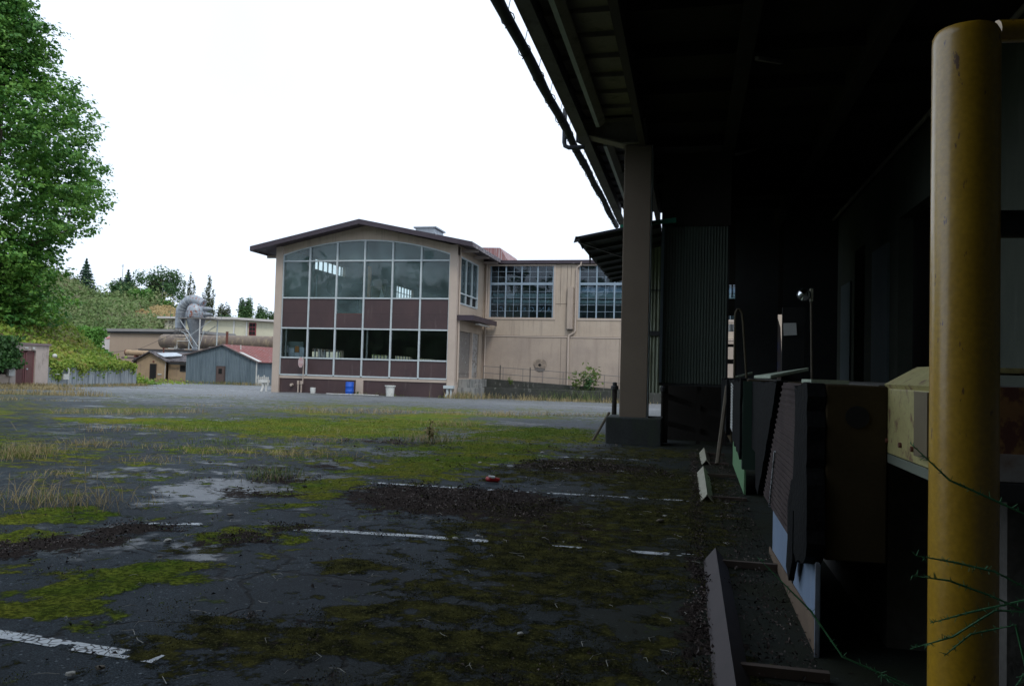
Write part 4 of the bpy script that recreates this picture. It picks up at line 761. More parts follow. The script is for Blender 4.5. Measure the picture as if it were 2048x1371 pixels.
# ------------------------------------------------------------------ trees
def blob_leaves(blobs, n, size, shell=.45, sag=.0):
    w_ = np.array([b[3]*b[4]+b[4]*b[5]+b[3]*b[5] for b in blobs]); k = rng.choice(len(blobs), n, p=w_/w_.sum()); B = np.array(blobs)[k]
    d = norm(rng.normal(0, 1, (n, 3))); r = 1-shell*rng.uniform(0, 1, n)**1.5+rng.normal(0, .06, n)
    P = B[:, :3]+d*B[:, 3:6]*r[:, None]; Nn = d+np.array([0, 0, .5]); P[:, 2] -= sag*rng.uniform(0, 1, n)
    return leaves(P, Nn, size, .8, .3, .7)
def clump_leaves(blobs, n, size, per, spread):
    k = n//per; w_ = np.array([b[3]*b[4]+b[4]*b[5]+b[3]*b[5] for b in blobs]); j = rng.choice(len(blobs), k, p=w_/w_.sum()); B = np.array(blobs)[j]
    d = norm(rng.normal(0, 1, (k, 3))); C = B[:, :3]+d*B[:, 3:6]*(1-.55*rng.uniform(0, 1, (k, 1))**1.6)
    P = np.repeat(C, per, 0)+rng.normal(0, 1, (k*per, 3))*np.array([spread, spread, spread*.45]); Nn = np.repeat(d, per, 0)*.6+np.array([0, 0, .9])
    return leaves(P, Nn, size, .85, .3, .45)
def tree(name, base, label, cat, blobs, n, size, lm, tr, top, group=None, limbs=True, shell=.45, trunk_pts=None):
    e = empty(name, base, label, cat, group); q = MB(); b = Vector(base)
    tp = [b+Vector((0, 0, -.4)), b+Vector((0, 0, (top-b.z)*.35)), b+Vector((.2, .1, (top-b.z)*.7)), Vector((b.x+.1, b.y, top))]
    q.tube([tuple(v) for v in tp], [tr, tr*.8, tr*.45, tr*.1], 10)
    if limbs:
        for bb in blobs[::max(1, len(blobs)//24)]:
            c_ = Vector(bb[:3]); z_ = max(b.z+1, min(top*.9, c_.z-.35*abs(c_.x-b.x)-.5)); s0 = Vector((b.x+.1, b.y, z_)); mid = (s0+c_)/2+Vector((0, 0, .3))
            q.tube([tuple(s0), tuple(mid), tuple(c_)], [tr*.32, tr*.2, tr*.05], 6)
    q.build('trunk', BARK, e, smooth=True)
    V, F = clump_leaves(blobs, n, size, 14, .30) if name == 'maple_tree' else blob_leaves(blobs, n, size, shell); npmesh('crown', V, F, lm, parent=e); return e
# big maple: crown envelope by height, filled with many overlapping leaf clumps
r_ = random.Random(11); bl = []; cx0, cy0 = -53.5, 50
def env(z): return float(np.interp(z, [1.5, 3.5, 5.5, 7, 9, 11.5, 14, 17, 20, 25, 29, 34], [3.5, 6.0, 7.6, 6.4, 7.2, 8.6, 10.0, 9.8, 9.3, 6.2, 4.9, 1]))
for z_ in np.arange(2, 33, 1.05):
    R = env(z_); nb = int(5+R*1.5)
    for k in range(nb):
        a = 2*math.pi*(k+r_.random())/nb; rr = R*r_.choice([1, .97, .9, .7]); s = r_.uniform(.8, 1.7)
        rr = max(.5, rr-s*1.0-2.1+r_.choice([0, 0, 1.0]))
        bl.append((cx0+rr*math.cos(a), cy0+rr*math.sin(a)*.95, z_+r_.uniform(-.5, .5), s*1.15, s*1.15, s*.7))
for z_, ex in ((14.2, .9), (11.3, 1.1), (19.5, .8), (21, .3), (12.6, .7), (16.5, .8), (5.5, .9), (6.6, .3)):
    for k in range(3): bl.append((cx0+env(z_)-1.5+ex*.6-.2*k, cy0-1.5+1.4*k, z_+r_.uniform(-.2, .2), .9, .8, .42))
tree('maple_tree', (cx0, cy0, 7.0), 'tall spreading maple on the ivy bank filling the left edge', 'tree', bl, 90000, .29, MAPLE, .55, 31, shell=.6)
# small leafy trees and shrubs on the bank under the maple
def lump(cx, cy, cz, R, H, k, seed):
    q = random.Random(seed); return [(cx+q.gauss(0, R*.45), cy+q.gauss(0, R*.45), cz+H*q.uniform(.15, .9), R*q.uniform(.3, .5), R*q.uniform(.3, .5), R*q.uniform(.25, .4)) for _ in range(k)]
tree('bank_shrub', (-59, 56, 6.6), 'dark leafy shrub on the bank below the maple crown', 'shrub', lump(-59, 56, 6.5, 3.0, 4.0, 16, 1), 9000, .27, GREENT, .15, 9.0)
tree('bank_shrub', (-54, 47, 5.0), 'mid green bush low on the bank beneath the maple', 'shrub', lump(-54.5, 46, 4.6, 2.8, 3.4, 14, 2), 8000, .27, MAPLE, .15, 7.8)
tree('bright_bush', (-87.3, 100, 0), 'bright green bush left of the long tan building', 'bush', lump(-87.3, 100, -.5, 2.6, 7.0, 22, 3), 7000, .36, BRIGHT, .12, 5.5)
tree('grey_bush', (-93, 104, 1.0), 'greyish green bush at the foot of the hillside', 'bush', lump(-94, 104, 0, 3.6, 6.5, 20, 4), 5000, .42, POPL, .12, 6)
def conifer(name, base, H, R, label, n=5000, seed=0, size=.55):
    q = np.random.default_rng(seed); e = empty(name, base, label, 'tree', 'dark conifers on the ridge')
    MB().tube([base, (base[0], base[1], base[2]+H)], [R*.09, .03], 8).build('trunk', BARK, e)
    u = q.uniform(0, 1, n)**.75; lay = np.round(u*13)/13+q.normal(0, .012, n); z_ = (1-lay); rad = R*(u)*(.75+.35*np.sin(q.integers(0, 9, n)*1.7)); th = q.uniform(0, 2*np.pi, n); rf_ = q.uniform(.15, 1, n)**.6
    P = np.stack([base[0]+rad*rf_*np.cos(th), base[1]+rad*rf_*np.sin(th), base[2]+H*z_-rad*rf_*.22+.3], 1)
    V, F = leaves(P, np.stack([np.cos(th), np.sin(th), np.full(n, .8)], 1), size, .5, .2, .5); npmesh('crown', V, F, CONIF, parent=e)
conifer('fir_tree', (-156, 175, 18.3), 9.2, 4.0, 'tall dark fir on the ridge just right of the maple', 5200, 1)
conifer('fir_tree', (-143.9, 176, 17), 7.6, 3.9, 'dark fir behind the light pole on the ridge', 4500, 2)
conifer('fir_tree', (-147, 177, 16.5), 6.2, 3.2, 'short fir left of the ridge light pole', 2500, 3)
conifer('fir_tree', (-139.4, 180, 17), 5.6, 2.8, 'small fir on the skyline between the pole and the broad tree', 2200, 4)
tree('broad_tree', (-133.5, 175, 15), 'broad loose crowned tree on the ridge skyline', 'tree', lump(-134, 175, 16, 5.2, 9.2, 34, 5), 5200, .5, GREENT, .35, 24, shell=.7)
tree('small_tree', (-158.5, 176, 19.5), 'small pale bare looking tree beside the tall ridge fir', 'tree', lump(-159.5, 176, 20, 2.2, 3.0, 12, 6), 700, .35, POPL, .15, 22.5, shell=.8)
def lumpy(cx, cy, cz, rx, rz, k, seed):
    q = random.Random(seed); out_ = []
    for _ in range(k):
        a = q.uniform(0, 6.28); d = q.uniform(.2, .8); out_.append((cx+rx*d*math.cos(a), cy+rx*.6*d*math.sin(a), cz+rz*q.uniform(0, .7)*(1-d*.4), rx*.42, rx*.4, rz*.4))
    return out_
tree('round_shrub', (-138, 168, 16.5), 'large rounded dark green shrub on the ridge below the firs', 'shrub', lumpy(-138.3, 168, 18.0, 4.2, 3.6, 16, 7), 5000, .42, GREENT, .15, 19.5, 'rounded ridge shrubs')
tree('round_shrub', (-131, 166, 14.5), 'rounded mid green shrub right of the largest ridge shrub', 'shrub', lumpy(-131.8, 166, 16.4, 3.6, 3.2, 14, 8), 4200, .42, MAPLE, .15, 17.2, 'rounded ridge shrubs')
tree('round_shrub', (-126, 167, 13), 'small green shrub at the right end of the ridge', 'shrub', lumpy(-126.3, 167, 14.6, 2.6, 2.4, 10, 9), 2400, .42, MAPLE, .12, 15, 'rounded ridge shrubs')
def poplar(x, y, z0, H, lab, spires, seed, n=3500):
    q = random.Random(seed); bl = []
    for dx, h, r in spires:
        for k in range(14):
            f = k/13; bl.append((x+dx*(.4+.6*f)+q.uniform(-.1, .1), y+q.uniform(-.5, .5), z0+h*(.1+.9*f), r*(1-f*.82)*q.uniform(.8, 1.1), r*(1-f*.82), h*.07))
    tree('poplar_tree', (x, y, z0), lab, 'tree', bl, n, .42, POPL, .3, z0+H*.8, 'poplars behind the silver duct', limbs=False, shell=.9)
poplar(-142.7, 200, 9, 17.3, 'twin topped pale poplar above the silver duct elbow', [(-1.9, 15.5, 2.0), (-.1, 17.4, 2.2), (1.4, 15.8, 1.6)], 1, 5200)
poplar(-136.4, 200, 8, 17.8, 'single pointed poplar right of the silver duct', [(0, 17.9, 2.7), (-1.9, 13, 1.8), (1.8, 13.8, 1.9)], 2, 6500)
for (x, y, z, rx, rz, lab, s, lm, k) in ((-137, 196, 9, 5.2, 7.6, 'dense dark bush below the pointed poplar', 21, GREENT, 5200), (-130.5, 199, 9, 2.6, 9.5, 'open thin crowned tree right of the poplars', 22, POPL, 1700), (-128.5, 196, 8.5, 4.2, 6.3, 'rounded dark tree right of the poplars on the skyline', 23, GREENT, 4300),
    (-124.2, 200, 9, 3.0, 10.6, 'round dark green tree standing alone above the cream building', 24, GREENT, 4200), (-119, 200, 8.5, 3.0, 9.0, 'loose tree just left of the hall roof edge', 25, GREENT, 2200), (-116.2, 203, 8.5, 3.0, 7.8, 'low tree touching the hall edge on the skyline', 26, GREENT, 2400), (-133, 203, 7, 2.6, 7.6, 'small dark tree between poplar and rounded tree', 27, GREENT, 2000)):
    tree('skyline_tree', (x, y, z), lab, 'tree', lumpy(x, y, z+rz*.35, rx*.8, rz*.8, 18, s), k, .5, lm, .25, z+rz*.8, 'skyline trees above the cream building', shell=.7)
for x, y, z0, z1, lab in ((-144.8, 175, 17, 26.2, 'tall pale light pole on the ridge among the firs'), (-131.9, 174, 14.5, 21.6, 'shorter pale pole on the ridge right of the broad tree')):
    e = empty('light_pole', (x, y, z0), lab, 'pole'); MB().tube([(x, y, z0), (x, y, z1)], [.13, .08], 8).build('pole', WHITE, e)
    MB().box(x-.35, x+.1, y-.1, y+.1, z1-.35, z1-.15).box(x-.12, x+.12, y-.12, y+.12, z1, z1+.18).build('lamp_head', ALU, e)

# ------------------------------------------------------------------ blue corrugated shed
sh = empty('corrugated_shed', (-52.5, 80, -1), 'blue corrugated shed with a faded red gable roof', 'shed')
def st(tt): x = -57.1+tt*9.1; return 3.45-abs(x+52.35)*.262 if x < -52.35 else 3.45-(x+52.35)*.415
q = MB(); q.corrugate((-57.1, 80), (-48.0, 80), -1.1, 0, .21, .03, (0, -1, 0), top=st); q.build('gable_wall', BLUEC, sh)
q = MB(); q.corrugate((-48.0, 80), (-48.0, 96), -1.1, 1.62, .21, .03, (1, 0, 0)); q.build('side_wall', BLUEC, sh)
q = MB(); slope(q, -57.45, 2.14, -52.35, 3.48, 79.8, 96, .08); slope(q, -52.35, 3.48, -47.7, 1.55, 79.8, 96, .08); rfx = q.build('roof', REDR, sh)
q = MB(); slope(q, -57.5, 2.08, -52.35, 3.43, 79.7, 79.8, .12); slope(q, -52.35, 3.43, -47.65, 1.49, 79.7, 79.8, .14); q.build('verge_board', mat('verge', (.16, .13, .13), .7), rfx)
q = MB(); slope(q, -50.2, 2.68, -47.72, 1.66, 79.85, 80.6, .02); q.build('patched_sheet', WHITE, rfx)
q = MB()
for k in range(20): y = 80.3+k*.78; slope(q, -52.3, 3.56, -47.75, 1.655, y, y+.05, .03)
q.build('roof_rib', REDR, rfx)
q = MB().box(-53.1, -51.95, 79.9, 79.99, -1.0, 1.05); q.build('door_frame', mat('brown_timber', (.085, .06, .055), .75), sh)
d = MB().box(-53.0, -52.05, 79.86, 79.91, -1.0, .97).build('door', mat('brown_door', (.12, .085, .078), .7, (.09, .06, .055), 3), sh)
MB().box(-52.75, -52.3, 79.84, 79.87, .15, .75).build('window', BLK, d)
MB().box(-48.05, -47.93, 79.93, 80.0, -1.1, 1.6).build('corner_trim', WHITE, sh)
thing_tube('flue_pipe', [(-51.05, 81.5, 2.7), (-51.05, 81.5, 3.55)], .07, WHITE, 'short pale flue on the red shed roof', 'flue'); 
q = MB().box(-46.0, -42, 83, 83.1, 3.3, 3.5); 
thing_tube('flue_pipe', [(-62.3, 96, 2.5), (-62.3, 96, 5.75)], .17, RUST, 'rusty red chimney pipe standing behind the blue shed ridge', 'flue')
q = MB()
for i in range(7): q.box(-47.4+i*.24, -47.27+i*.24, 78.9, 78.96, -1.05, .05+.12*math.sin(i*2.))
q.box(-47.45, -45.8, 78.97, 79.02, -.2, -.12).box(-47.45, -45.8, 78.97, 79.02, -.8, -.72)
single(q, 'picket_gate', WHITE, (-46.6, 79, -1), 'weathered white picket gate at the shed corner', 'gate')

# ------------------------------------------------------------------ stucco hut
hu = empty('stucco_hut', (-64.8, 84, -1), 'small tan stucco hut with a broken patched gable roof', 'hut')
q = MB(); q.add([], []); q.prism([(-66.9, 84, -1.1), (-62.85, 84, -1.1), (-62.85, 84, 1.45), (-64.95, 84, 2.45), (-66.9, 84, 1.45)], (0, .2, 0)); q.box(-62.85, -58.4, 84.6, 84.8, -1.1, 1.35)
q.box(-66.9, -66.7, 84.2, 92, -1.1, 1.4); q.build('wall', HUT, hu)
q = MB(); slope(q, -67.3, 1.28, -64.95, 2.5, 83.6, 92, .14); slope(q, -64.95, 2.5, -62.4, 1.28, 83.6, 92, .14)
q.prism([(-63.6, 84.3, 1.4), (-58, 84.3, 1.3), (-58, 88.5, 2.5), (-64.6, 88.5, 2.5)], (0, 0, .12)); r1 = q.build('roof', mat('hut_roof', (.10, .085, .085), .85, (.16, .14, .14), .8, .9, .1, 15, stain=(.04, .035, .04), sscale=(.8, .8, .8), spos=(.48, .56)), hu)
q = MB(); q.prism([(-64.3, 84.3, 2.36), (-63.3, 84.3, 1.95), (-61.9, 86.2, 2.15), (-63.2, 86.5, 2.5)], (0, 0, .06)); q.build('tarpaulin', mat('pale_tarp', (.52, .57, .62), .6), r1)
q = MB(); q.box(-62.5, -58.1, 84.1, 84.22, 1.08, 1.3); q.build('eaves_board', DARK, r1)
MB().box(-65.0, -64.05, 83.94, 84.0, -1, 1.1).build('door_frame', mat('dark_timber', (.06, .045, .04), .8), hu); MB().box(-64.9, -64.13, 83.92, 83.95, -.95, 1.02).build('doorway', BLK, hu)
wnn = MB().box(-61.2, -60.4, 84.55, 84.6, .2, 1.05).build('window', mat('dark_frame', (.05, .045, .045), .7), hu); MB().box(-61.1, -60.5, 84.53, 84.56, .3, .95).build('pane', BLK, wnn)
MB().lathe((-64.5, 83.95, 1.35), [(.01, -.02), (.13, -.02), (.13, .1), (.01, .1)], 10, 'y').build('lamp', RUST, hu)
q = MB().tube([(-62.8, 83.95, 1.2), (-62.8, 83.95, -1)], .04, 8).box(-63.8, -63.3, 83.9, 83.98, -.25, -.1); q.build('downpipe', WHITE, hu)
q = MB().tube([(-64.3, 85.5, 2.2), (-64.3, 85.5, 3.0)], .08, 8).box(-64.42, -64.18, 85.4, 85.6, 3.0, 3.12); single(q, 'roof_stack', RUST, (-64.3, 85.5, 2.2), 'thin rusty stack on the hut roof', 'flue')
lt_ = empty('lean_to', (-68, 86, -1), 'dark reddish lean to in shade left of the stucco hut', 'lean to')
MB().box(-69.4, -66.95, 86.5, 86.7, -1.1, 1.6).build('wall', mat('brick_shade', (.13, .07, .05), .9, (.09, .05, .04), 3), lt_); MB().box(-70.3, -66.8, 85.4, 89, 1.62, 1.85).build('roof', mat('mauve_roof', (.13, .10, .10), .8), lt_); MB().box(-68.0, -67.4, 85.5, 85.6, -1.1, 1.6).build('post', HUT, lt_)
# low grey blue roofed building and open duct
lb = empty('low_grey_building', (-66, 91, -1), 'low building with grey blue fascia behind the hut', 'building')
MB().box(-70.9, -58.5, 91, 99.5, -1.1, 2.45).build('wall', HUT, lb); MB().box(-71.6, -58, 90.4, 90.5, 2.42, 2.82).build('fascia', mat('blue_fascia', (.17, .22, .25), .6), lb); MB().box(-71.8, -57.8, 90.3, 100, 2.82, 3.0).build('roof', mat('roof_dark', (.07, .06, .06), .8), lb)
q = MB().tube([(-71.7, 87.9, 2.45), (-68.6, 88.4, 2.38)], .36, 18, cap=False); od = single(q, 'open_duct', HUT, (-70, 88, 1.85), 'tan cylindrical duct with a dark open end beside the hut', 'duct', smooth=True); ORG[od.name] = Vector((-70, 88, 1.85))
q = MB().lathe((-71.6, 87.92, 2.45), [(.01, 0), (.33, 0), (.33, .02), (.01, .02)], 18, 'x'); q.build('dark_mouth', BLK, od)
MB().tube([(-71.72, 87.9, 2.45), (-71.62, 87.92, 2.45)], .40, 18).build('rim', RUST, od); MB().box(-70.4, -70.2, 87.8, 88.5, 1.85, 2.1).build('saddle', RUST, od)

# ------------------------------------------------------------------ long tan building, cream building
tb = empty('long_tan_building', (-88, 112, -1), 'long plain tan industrial building with a thick grey roof edge', 'building')
q = MB(); q.prism([(-94.6, 112, -1.2), (-80.5, 112, -1.2), (-80.5, 112, 6.12), (-94.6, 112, 6.0)], (0, 14, 0)).build('wall', mat('plain_tan', (.40, .305, .225), .85, (.36, .27, .20), .2, .8, .03, 20, stain=(.32, .24, .18), sscale=(.6, .6, .06), spos=(.55, .8)), tb)
q = MB(); q.prism([(-95.3, 111.3, 6.2), (-80.2, 111.3, 6.28), (-80.2, 111.3, 6.72), (-95.3, 111.3, 6.62)], (0, 15, 0)).build('roof_edge', mat('grey_edge', (.27, .26, .25), .8, (.2, .18, .17), .4), tb)
MB().box(-95.0, -80.4, 111.5, 112, 5.95, 6.2).build('soffit_board', DARK, tb)
q = MB(); q.prism([(-99.5, 116, 2.2), (-95.9, 116, 2.2), (-95.9, 116, 6.45), (-99.5, 116, 5.1)], (0, .2, 0)); q.build('side_sheet', mat('white_sheet', (.58, .53, .50), .7), tb)
q = MB().prism([(-98.6, 115.9, 5.0), (-96.4, 115.9, 5.35), (-96.4, 115.9, 5.75), (-98.6, 115.9, 5.35)], (0, .05, 0)); q.build('faded_stripe', mat('pink_mark', (.62, .28, .26), .7), tb)
cb = empty('cream_building', (-95, 140, 2), 'cream metal clad building with a flat white roof edge behind the tank', 'building')
q = MB(); q.prism([(-105.3, 140, 2), (-89.4, 140, 2), (-89.4, 140, 10.15), (-105.3, 140, 9.95)], (0, 12, 0)); q.prism([(-89.4, 140.01, 2), (-72, 144, 2), (-72, 144, 9.45), (-89.4, 140.01, 10.15)], (0, 8, 0)); q.build('wall', CREAM, cb)
q = MB(); q.prism([(-106.4, 139, 10.2), (-89.3, 138.8, 10.2), (-71, 143, 9.5), (-71, 152, 9.5), (-106.4, 152, 10.2)], (0, 0, .42)); q.build('roof_edge', mat('pale_roof_edge', (.55, .52, .49), .7, (.45, .42, .40), 1), cb)
q = MB(); q.box(-89.5, -89.2, 139.85, 140, 2, 10.2).box(-86.9, -86.65, 140.3, 140.5, 2, 9.9).build('corner_post', WHITE, cb)
q = MB(); q.prism([(-86.4, 140.62, 7.1), (-85.0, 140.94, 7.1), (-85.0, 140.94, 9.65), (-86.4, 140.62, 9.65)], (0, -.08, 0)); wq = q.build('window', mat('red_frame', (.28, .05, .06), .6), cb)
q = MB()
for i in range(2):
    for j in range(3): xa = -86.25+i*.6; q.prism([(xa, 140.55+i*.14, 7.25+j*.8), (xa+.5, 140.66+i*.14, 7.25+j*.8), (xa+.5, 140.66+i*.14, 7.9+j*.8), (xa, 140.55+i*.14, 7.9+j*.8)], (0, -.06, 0))
q.build('pane', BLK, wq)
q = MB()
Mt = Matrix.Translation((-103.75, 139.96, 9.42)) @ Matrix(((1, 0, 0), (0, 0, -1), (0, 1, 0))).to_4x4(); addtext(q, 'RE', 1.05, Mt, .02)
Mt = Matrix.Translation((-103.75, 139.96, 8.5)) @ Matrix(((1, 0, 0), (0, 0, -1), (0, 1, 0))).to_4x4(); addtext(q, 'CE', 1.05, Mt, .02)
q.build('wall_lettering', mat('lettering', (.10, .09, .08), .8), cb)

# ------------------------------------------------------------------ tank
tk = empty('storage_tank', (-68, 106, -1), 'long rusty horizontal cylinder tank behind the hut and shed', 'tank')
q = MB(); q.lathe((-80.2, 106, 4.55), [(.05, -.06), (.7, 0), (1.0, .2), (1.08, .45), (1.08, 34), (1.0, 34.3), (.05, 34.5)], 32, 'x'); q.build('tank_shell', TANK, tk, smooth=True)
for x in (-77, -71, -65, -59, -53): MB().box(x-.3, x+.3, 105.2, 106.8, -1.1, 3.9).build('saddle', CONC, tk)
q = MB().box(-78.2, -76.6, 105, 107, 3.4, 3.5).tube([(-76.6, 104.9, 3.5), (-76.6, 104.9, 4.6), (-74.6, 104.9, 4.6), (-74.6, 104.9, 3.5)], .05, 6); q.build('ladder_frame', WHITE, tk)

# ------------------------------------------------------------------ dust cyclone and its duct
cy = empty('dust_cyclone', (-68.7, 98, -1), 'silver cone bottomed dust cyclone on a braced steel platform', 'dust collector'); c0 = (-68.65, 98, 0)
MB().lathe(c0, [(1.33, 7.75), (1.36, 8.0), (1.33, 8.6), (1.2, 9.2), (.9, 9.6), (.35, 9.85), (.05, 9.9)], 28).build('cyclone_drum', GALVR, cy, smooth=True)
MB().lathe(c0, [(1.3, 7.5), (1.05, 6.6), (.68, 5.4), (.3, 4.1), (.3, 3.5), (.42, 3.4), (.42, 2.9)], 28).build('cone', GALV, cy, smooth=True)
q = MB(); q.box(-70.6, -65.4, 96.7, 99.3, 7.52, 7.66).box(-65.4, -63.4, 97.5, 98.6, 7.42, 7.48); q.build('platform', mat('grate', (.20, .19, .18), .7), cy)
q = MB()
for y in (96.75, 99.25):
    for z in (8.15, 8.65): q.tube([(-72, y, z), (-65.5, y, z)], .025, 6)
    for x in np.arange(-71.9, -65.3, .92): q.tube([(x, y, 7.6), (x, y, 8.65)], .025, 6)
q.build('railing', mat('rail_grey', (.10, .105, .12), .6), cy)
for (a, b) in (((-67.15, 96.8, 7.5), (-67.15, 96.8, 2.5)), ((-70.4, 99.1, 7.5), (-70.4, 99.1, 2.5)), ((-65.6, 98.6, 7.5), (-65.6, 98.6, 2.5))): MB().tube([a, b], .09, 8).build('leg', WHITE if a[0] == -67.15 else ALU, cy)
for (a, b) in (((-70.5, 96.9, 7.4), (-67.4, 96.9, 3.6)), ((-65.6, 97, 7.3), (-69.6, 97, 4.6)), ((-70.3, 98.8, 4.0), (-66, 98.8, 6.6)), ((-69.6, 96.9, 5.4), (-68.2, 96.9, 3.4)), ((-66.5, 96.9, 6.0), (-67.2, 96.9, 3.6)), ((-71, 97.5, 5.9), (-69.3, 97.5, 5.2))): MB().tube([a, b], .05, 6).build('brace', ALU, cy)
q = MB().lathe((-67.35, 98, 9.0), [(.35, 0), (.3, .6), (.12, 1.25), (.1, 1.3)], 14, 'x').lathe((-67.35, 98, 8.2), [(.35, 0), (.35, .5), (.18, 1.25), (.05, 1.3)], 14, 'x'); q.build('outlet_stub', GALV, cy, smooth=True)
q = MB().lathe((-71.15, 98, 0), [(.80, 4.95), (.80, 5.0)], 16)
for a in range(10): q.tube([(-71.15+.78*math.cos(a*.628), 98+.78*math.sin(a*.628), 4.95), (-71.15+.78*math.cos(a*.628), 98+.78*math.sin(a*.628), 6.2)], .025, 5)
for z in (5.0, 5.4, 5.8, 6.2): q.tube([(-71.15+.78*math.cos(a*.3927), 98+.78*math.sin(a*.3927), z) for a in range(17)], .03, 5)
q.build('ladder_cage', mat('cage', (.16, .15, .15), .7), cy)
dc = empty('silver_duct', (-71.15, 98, 6.2), 'fat silver duct that rises and bends over to the cyclone top', 'duct')
pts = [(-71.15, 98, 6.1), (-71.15, 98, 8.3), (-71.1, 98, 8.8), (-70.85, 98, 9.35), (-70.45, 98, 9.8), (-69.9, 98, 10.15), (-69.35, 98, 10.3)]
MB().tube(pts, .70, 22).build('elbow', GALV, dc, smooth=True)
MB().tube([(-69.4, 98, 10.32), (-68.8, 98, 10.2), (-68.1, 98, 9.95), (-67.55, 98, 9.7)], [.74, .72, .70, .66], 22).build('down_bend', GALVR, dc, smooth=True)
for k in (0, 1, 2, 3, 4, 5): MB().tube([Vector(pts[k])+(Vector(pts[k+1])-Vector(pts[k]))*.45, Vector(pts[k])+(Vector(pts[k+1])-Vector(pts[k]))*.45+(Vector(pts[k+1])-Vector(pts[k])).normalized()*.06], .73, 22).build('seam_band', ALU, dc)
for x in (-70.2, -69.7, -69.1): MB().tube([(x+.25, 97.6, 10.7), (x, 97.6, 11.35)], .03, 6).build('guy_rod', WHITE, dc)
thing_tube('guard_wire', [(-90, 104, 2.2), (-80, 101, 3.2), (-71, 98, 5.9)], .025, DARK, 'thin sagging wire across the tan building wall', 'wire', 5)

# ------------------------------------------------------------------ the dock canopy: roof, beams, column
dk_ = empty('dock_roof', (0, 5, 6.2), 'large dark flat canopy roof over the truck dock with a ribbed tan soffit at its edge', 'canopy roof')
YB, YE = -3.1, 26.21
q = MB()   # stepped soffit panels of the cantilevered edge
y = YB
while y < YE:
    y2 = min(y+.86, YE); q.add([(-2.28, y, 6.78), (-1.02, y, 6.78), (-1.02, y2, 6.86), (-2.28, y2, 6.86), (-2.28, y2, 6.78), (-1.02, y2, 6.78)], [(0, 1, 2, 3), (3, 2, 5, 4)]); y = y2
q.box(-2.34, 5, YB, YE, 7.02, 7.2); q.build('soffit', SOFF, dk_)
q = MB().box(-2.42, -2.34, YB, YE, 6.36, 7.24).box(-2.34, -2.20, YB, YE, 6.36, 6.42); q.build('fascia', mat('fascia_grey', (.17, .16, .17), .8, (.12, .11, .115), 1.5, .9, .1, 20, stain=(.07, .065, .06), sscale=(1, .6, 1), spos=(.5, .7)), dk_)
q = MB().box(-1.10, -1.05, YB, YE, 6.22, 6.9).box(-1.13, -1.00, YB, YE, 6.17, 6.22).build('edge_beam', mat('edge_beam', (.07, .055, .045), .85, (.045, .035, .03), 1, .8), dk_)
MB().box(-1.05, 4.6, YB, YE, 6.74, 6.8).build('deck', DECKM, dk_)
for x in (.72, 2.6): MB().box(x-.05, x+.05, YB, YE, 6.25, 6.74).box(x-.12, x+.12, YB, YE, 6.19, 6.25).build('steel_beam', DECKM, dk_)
y = YB+.5
while y < YE:
    MB().box(-.98, 4.5, y, y+.07, 6.5, 6.74).build('joist', DECKM, dk_); y += 1.7
for (a, b) in (((.9, 12.2, 6.2), (1.4, 13.6, 6.66)), ((.9, 17.5, 6.2), (1.4, 18.8, 6.66)), ((.95, 8.5, 6.2), (1.5, 9.5, 6.66))): MB().bar(a, b, .06).build('knee_brace', SOFF, dk_)
MB().tube([(4.3, -5, 6.5), (4.35, 27, 6.42)], .045, 8).build('conduit', SOFF, dk_)
q = MB(); q.prism([(-2.34, 16.55, 6.50), (-1.5, 16.55, 6.26), (-1.0, 16.55, 6.26), (-1.0, 16.55, 6.72), (-2.34, 16.55, 6.78)], (0, .12, 0)); q.box(-2.34, -1.0, 16.42, 16.8, 6.72, 6.78)
q.prism([(-2.34, 16.42, 6.46), (-1.5, 16.42, 6.22), (-1.0, 16.42, 6.22), (-1.0, 16.42, 6.26), (-1.5, 16.42, 6.26), (-2.34, 16.42, 6.5)], (0, .38, 0)); q.build('cantilever_bracket', SOFF, dk_)
for (ya, yb) in ((4.0, 10.1), (10.3, 16.2), (17.6, 25.5)):
    e = empty('strip_light', (-1.98, (ya+yb)/2, 6.55), {4.0: 'nearest unlit strip light rail under the tan soffit', 10.3: 'unlit strip light rail under the soffit before the column', 17.6: 'farthest unlit strip light rail under the soffit beyond the column'}[ya], 'light', 'strip lights under the soffit')
    MB().box(-2.02, -1.94, ya, yb, 6.52, 6.58).build('tube', ALU, e); MB().prism([(-1.94, ya, 6.52), (-1.82, ya, 6.62), (-1.82, ya, 6.66), (-1.94, ya, 6.60)], (0, yb-ya, 0)).build('reflector', SOFF, e)
    q = MB()
    for k in range(4): yy_ = ya+.4+(yb-ya-.8)*k/3; q.box(-1.97, -1.94, yy_, yy_+.03, 6.58, 6.8)
    q.build('hanger', DARK, e)
cl = empty('dock_column', (-1.15, 16.75, -.1), 'big square tan column on a dark concrete base beside the dock', 'column')
q = MB().box(-1.435, -.865, 16.5, 17.07, .45, 6.2); q.build('shaft', COLM, cl, bevel=.015)
MB().box(-1.36, -1.0, 16.56, 17.0, 6.2, 6.72).build('capital', SOFF, cl)
MB().box(-1.70, -.55, 16.35, 17.35, -.25, .46).build('base', mat('column_base', (.04, .044, .043), .9, (.025, .028, .026), 2, .9, .15, 25, .5, 20, stain=(.035, .045, .03), sscale=(1, 1, .4), spos=(.5, .65)), cl, bevel=.03)
q = MB().box(-.862, -.85, 16.52, 16.56, .46, 6.2).box(-.862, -.85, 17.0, 17.04, .46, 6.2); q.build('corner_angle', ALU, cl)
